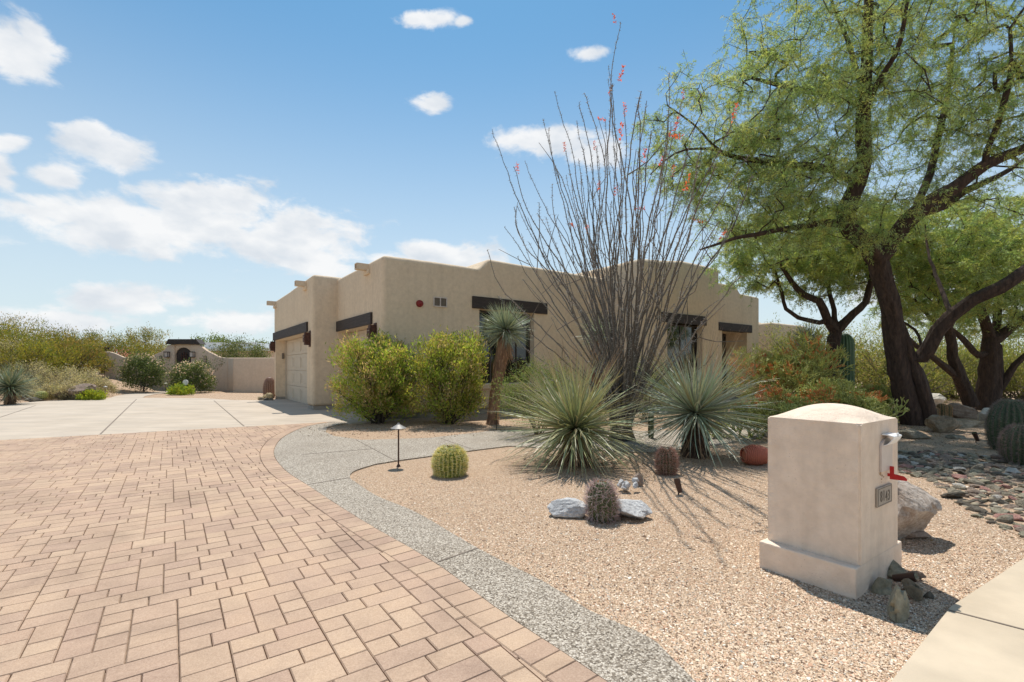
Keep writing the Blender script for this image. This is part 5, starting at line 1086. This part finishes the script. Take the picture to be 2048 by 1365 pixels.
def spot(loc, tilt, label, s=1.0, mat='lamp_bronze'):
    g = empty('spotlight', loc, label=label, cat='garden light', group='small garden spotlights')
    bm = bmesh.new(); M = Matrix.Translation((0, 0, .10*s)) @ Matrix.Rotation(tilt[0], 4, 'X') @ Matrix.Rotation(tilt[1], 4, 'Y'); bmesh.ops.create_cone(bm, cap_ends=True, segments=18, radius1=.026*s, radius2=.036*s, depth=.15*s, matrix=M); o = bm_link(bm, 'housing', MAT[mat], g); shade_smooth_angle(o, 40)
    bm = bmesh.new(); bmesh.ops.create_cone(bm, cap_ends=True, segments=10, radius1=.008, radius2=.008, depth=.09*s, matrix=Matrix.Translation((0, 0, .03*s))); bm_link(bm, 'stake', MAT['lamp_bronze'], g)
    bm = bmesh.new(); bmesh.ops.create_cone(bm, cap_ends=True, segments=18, radius1=.030*s, radius2=.030*s, depth=.004, matrix=M @ Matrix.Translation((0, 0, .076*s))); bm_link(bm, 'lens', MAT['glass_dark'], g)
spot(gp(1357, 990), (-.1, -.22), 'small brown spotlight stuck in gravel below the reddish barrel cactus', .95)
spot(gp(1952, 886), (.1, -.5), 'dark spotlight aimed up by the squarish boulder in the shade', 1.1)
spot(gp(1810, 1182), (1.1, .5), 'little uplight lying among the stones at the mailbox', .8)
def stake(loc, h, label):
    g = empty('riser_stake', loc, label=label, cat='stake', group='thin dark irrigation risers'); bm = bmesh.new(); bmesh.ops.create_cone(bm, cap_ends=True, segments=10, radius1=.012, radius2=.012, depth=h, matrix=Matrix.Translation((0, 0, h/2))); bm_link(bm, 'pipe', MAT['bronze'], g)
    bm = bmesh.new(); bmesh.ops.create_cone(bm, cap_ends=True, segments=10, radius1=.02, radius2=.015, depth=.03, matrix=Matrix.Translation((0, 0, h+.01))); bm_link(bm, 'nozzle', MAT['bronze'], g)
stake(gp(993, 860), .38, 'thin dark riser in front of the beaked yucca trunk'); stake(gp(1340, 857), .25, 'thin dark riser beyond the slim column cactus')
lit = Acc(); LP = []
for (cx_, cy_, rr_, k) in ((-3.1, 10.6, 1.5, 500), (-1.4, 10.6, 1.4, 500), (1.0, 6.5, 1.1, 420), (2.8, 7.2, 1.2, 420), (2.0, 8.8, 1.3, 400), (-.2, 11.2, .8, 160), (7.5, 9.3, 3.2, 1500), (4.5, 6.0, 3.0, 500), (9.5, 10.5, 3.0, 1200)):
    a_ = RNG.uniform(0, 6.28, k); q_ = rr_*RNG.random(k)**.7; LP.append(np.stack([cx_+q_*np.cos(a_), cy_+q_*np.sin(a_), np.full(k, .012)], 1))
LP = np.concatenate(LP); LP = LP[~inpoly(LP, drive_poly)]; LP[:, 2] += .018*inpoly(LP, walk_poly)
Dl = rdir(len(LP)); Dl[:, 2] *= .25; leaves(lit, LP, nrm(Dl), RNG.uniform(.02, .06, len(LP)), RNG.uniform(.006, .016, len(LP)), jit((.24, .16, .09), len(LP), .5, .15)); lit.link('leaf_litter', MAT['spine'], kind='stuff', label='dry brown leaf litter scattered under the plants', cat='leaf litter')
# fallen terracotta pot with slatted sides
tp = empty('terracotta_basket', gp(1526, 930), label='terracotta coloured woven basket pot lying behind the mailbox pillar', cat='pot')
a = Acc(); R0 = []
for k in range(15):
    t = k/14; r = .13*(.55+.5*math.sin(t*2.6+.3)); ring = [(r*math.cos(q_)*(1+.04*math.sin(q_*9+k*2)), r*math.sin(q_), 0) for q_ in np.linspace(0, 2*math.pi, 25)]; P = [( .05-.32+t*.32, y*1.0, .135+x) for x, y, z in ring]; P = [(p_[0], p_[1], max(p_[2], .01)) for p_ in P]; tube(a, P, .012, (.42, .13, .08), 6, cap=False)
a.link('coils', MAT['spine'], tp, smooth=True)
bm = bmesh.new(); bmesh.ops.create_cone(bm, cap_ends=True, segments=24, radius1=.07, radius2=.12, depth=.28, matrix=Matrix.Translation((-.12, 0, .13)) @ Matrix.Rotation(math.pi/2, 4, 'Y')); bm_link(bm, 'inner_wall', MAT['terracotta'], tp)
# iron post with a lamp at the left end of the garden wall
ip = empty('iron_post', at(211, 737, 28.2), label='thin dark iron post at the left end of the garden wall', cat='post'); ip.location.z = .5
box('pole', MAT['bronze'], -.04, .04, -.04, .04, 0, 2.1, parent=ip); box('bracket', MAT['bronze'], .04, .22, -.03, .03, 1.95, 2.08, parent=ip)
print('objects', len(bpy.data.objects), 'tris', sum(len(o.data.loop_triangles) if o.type == 'MESH' else 0 for o in bpy.data.objects))
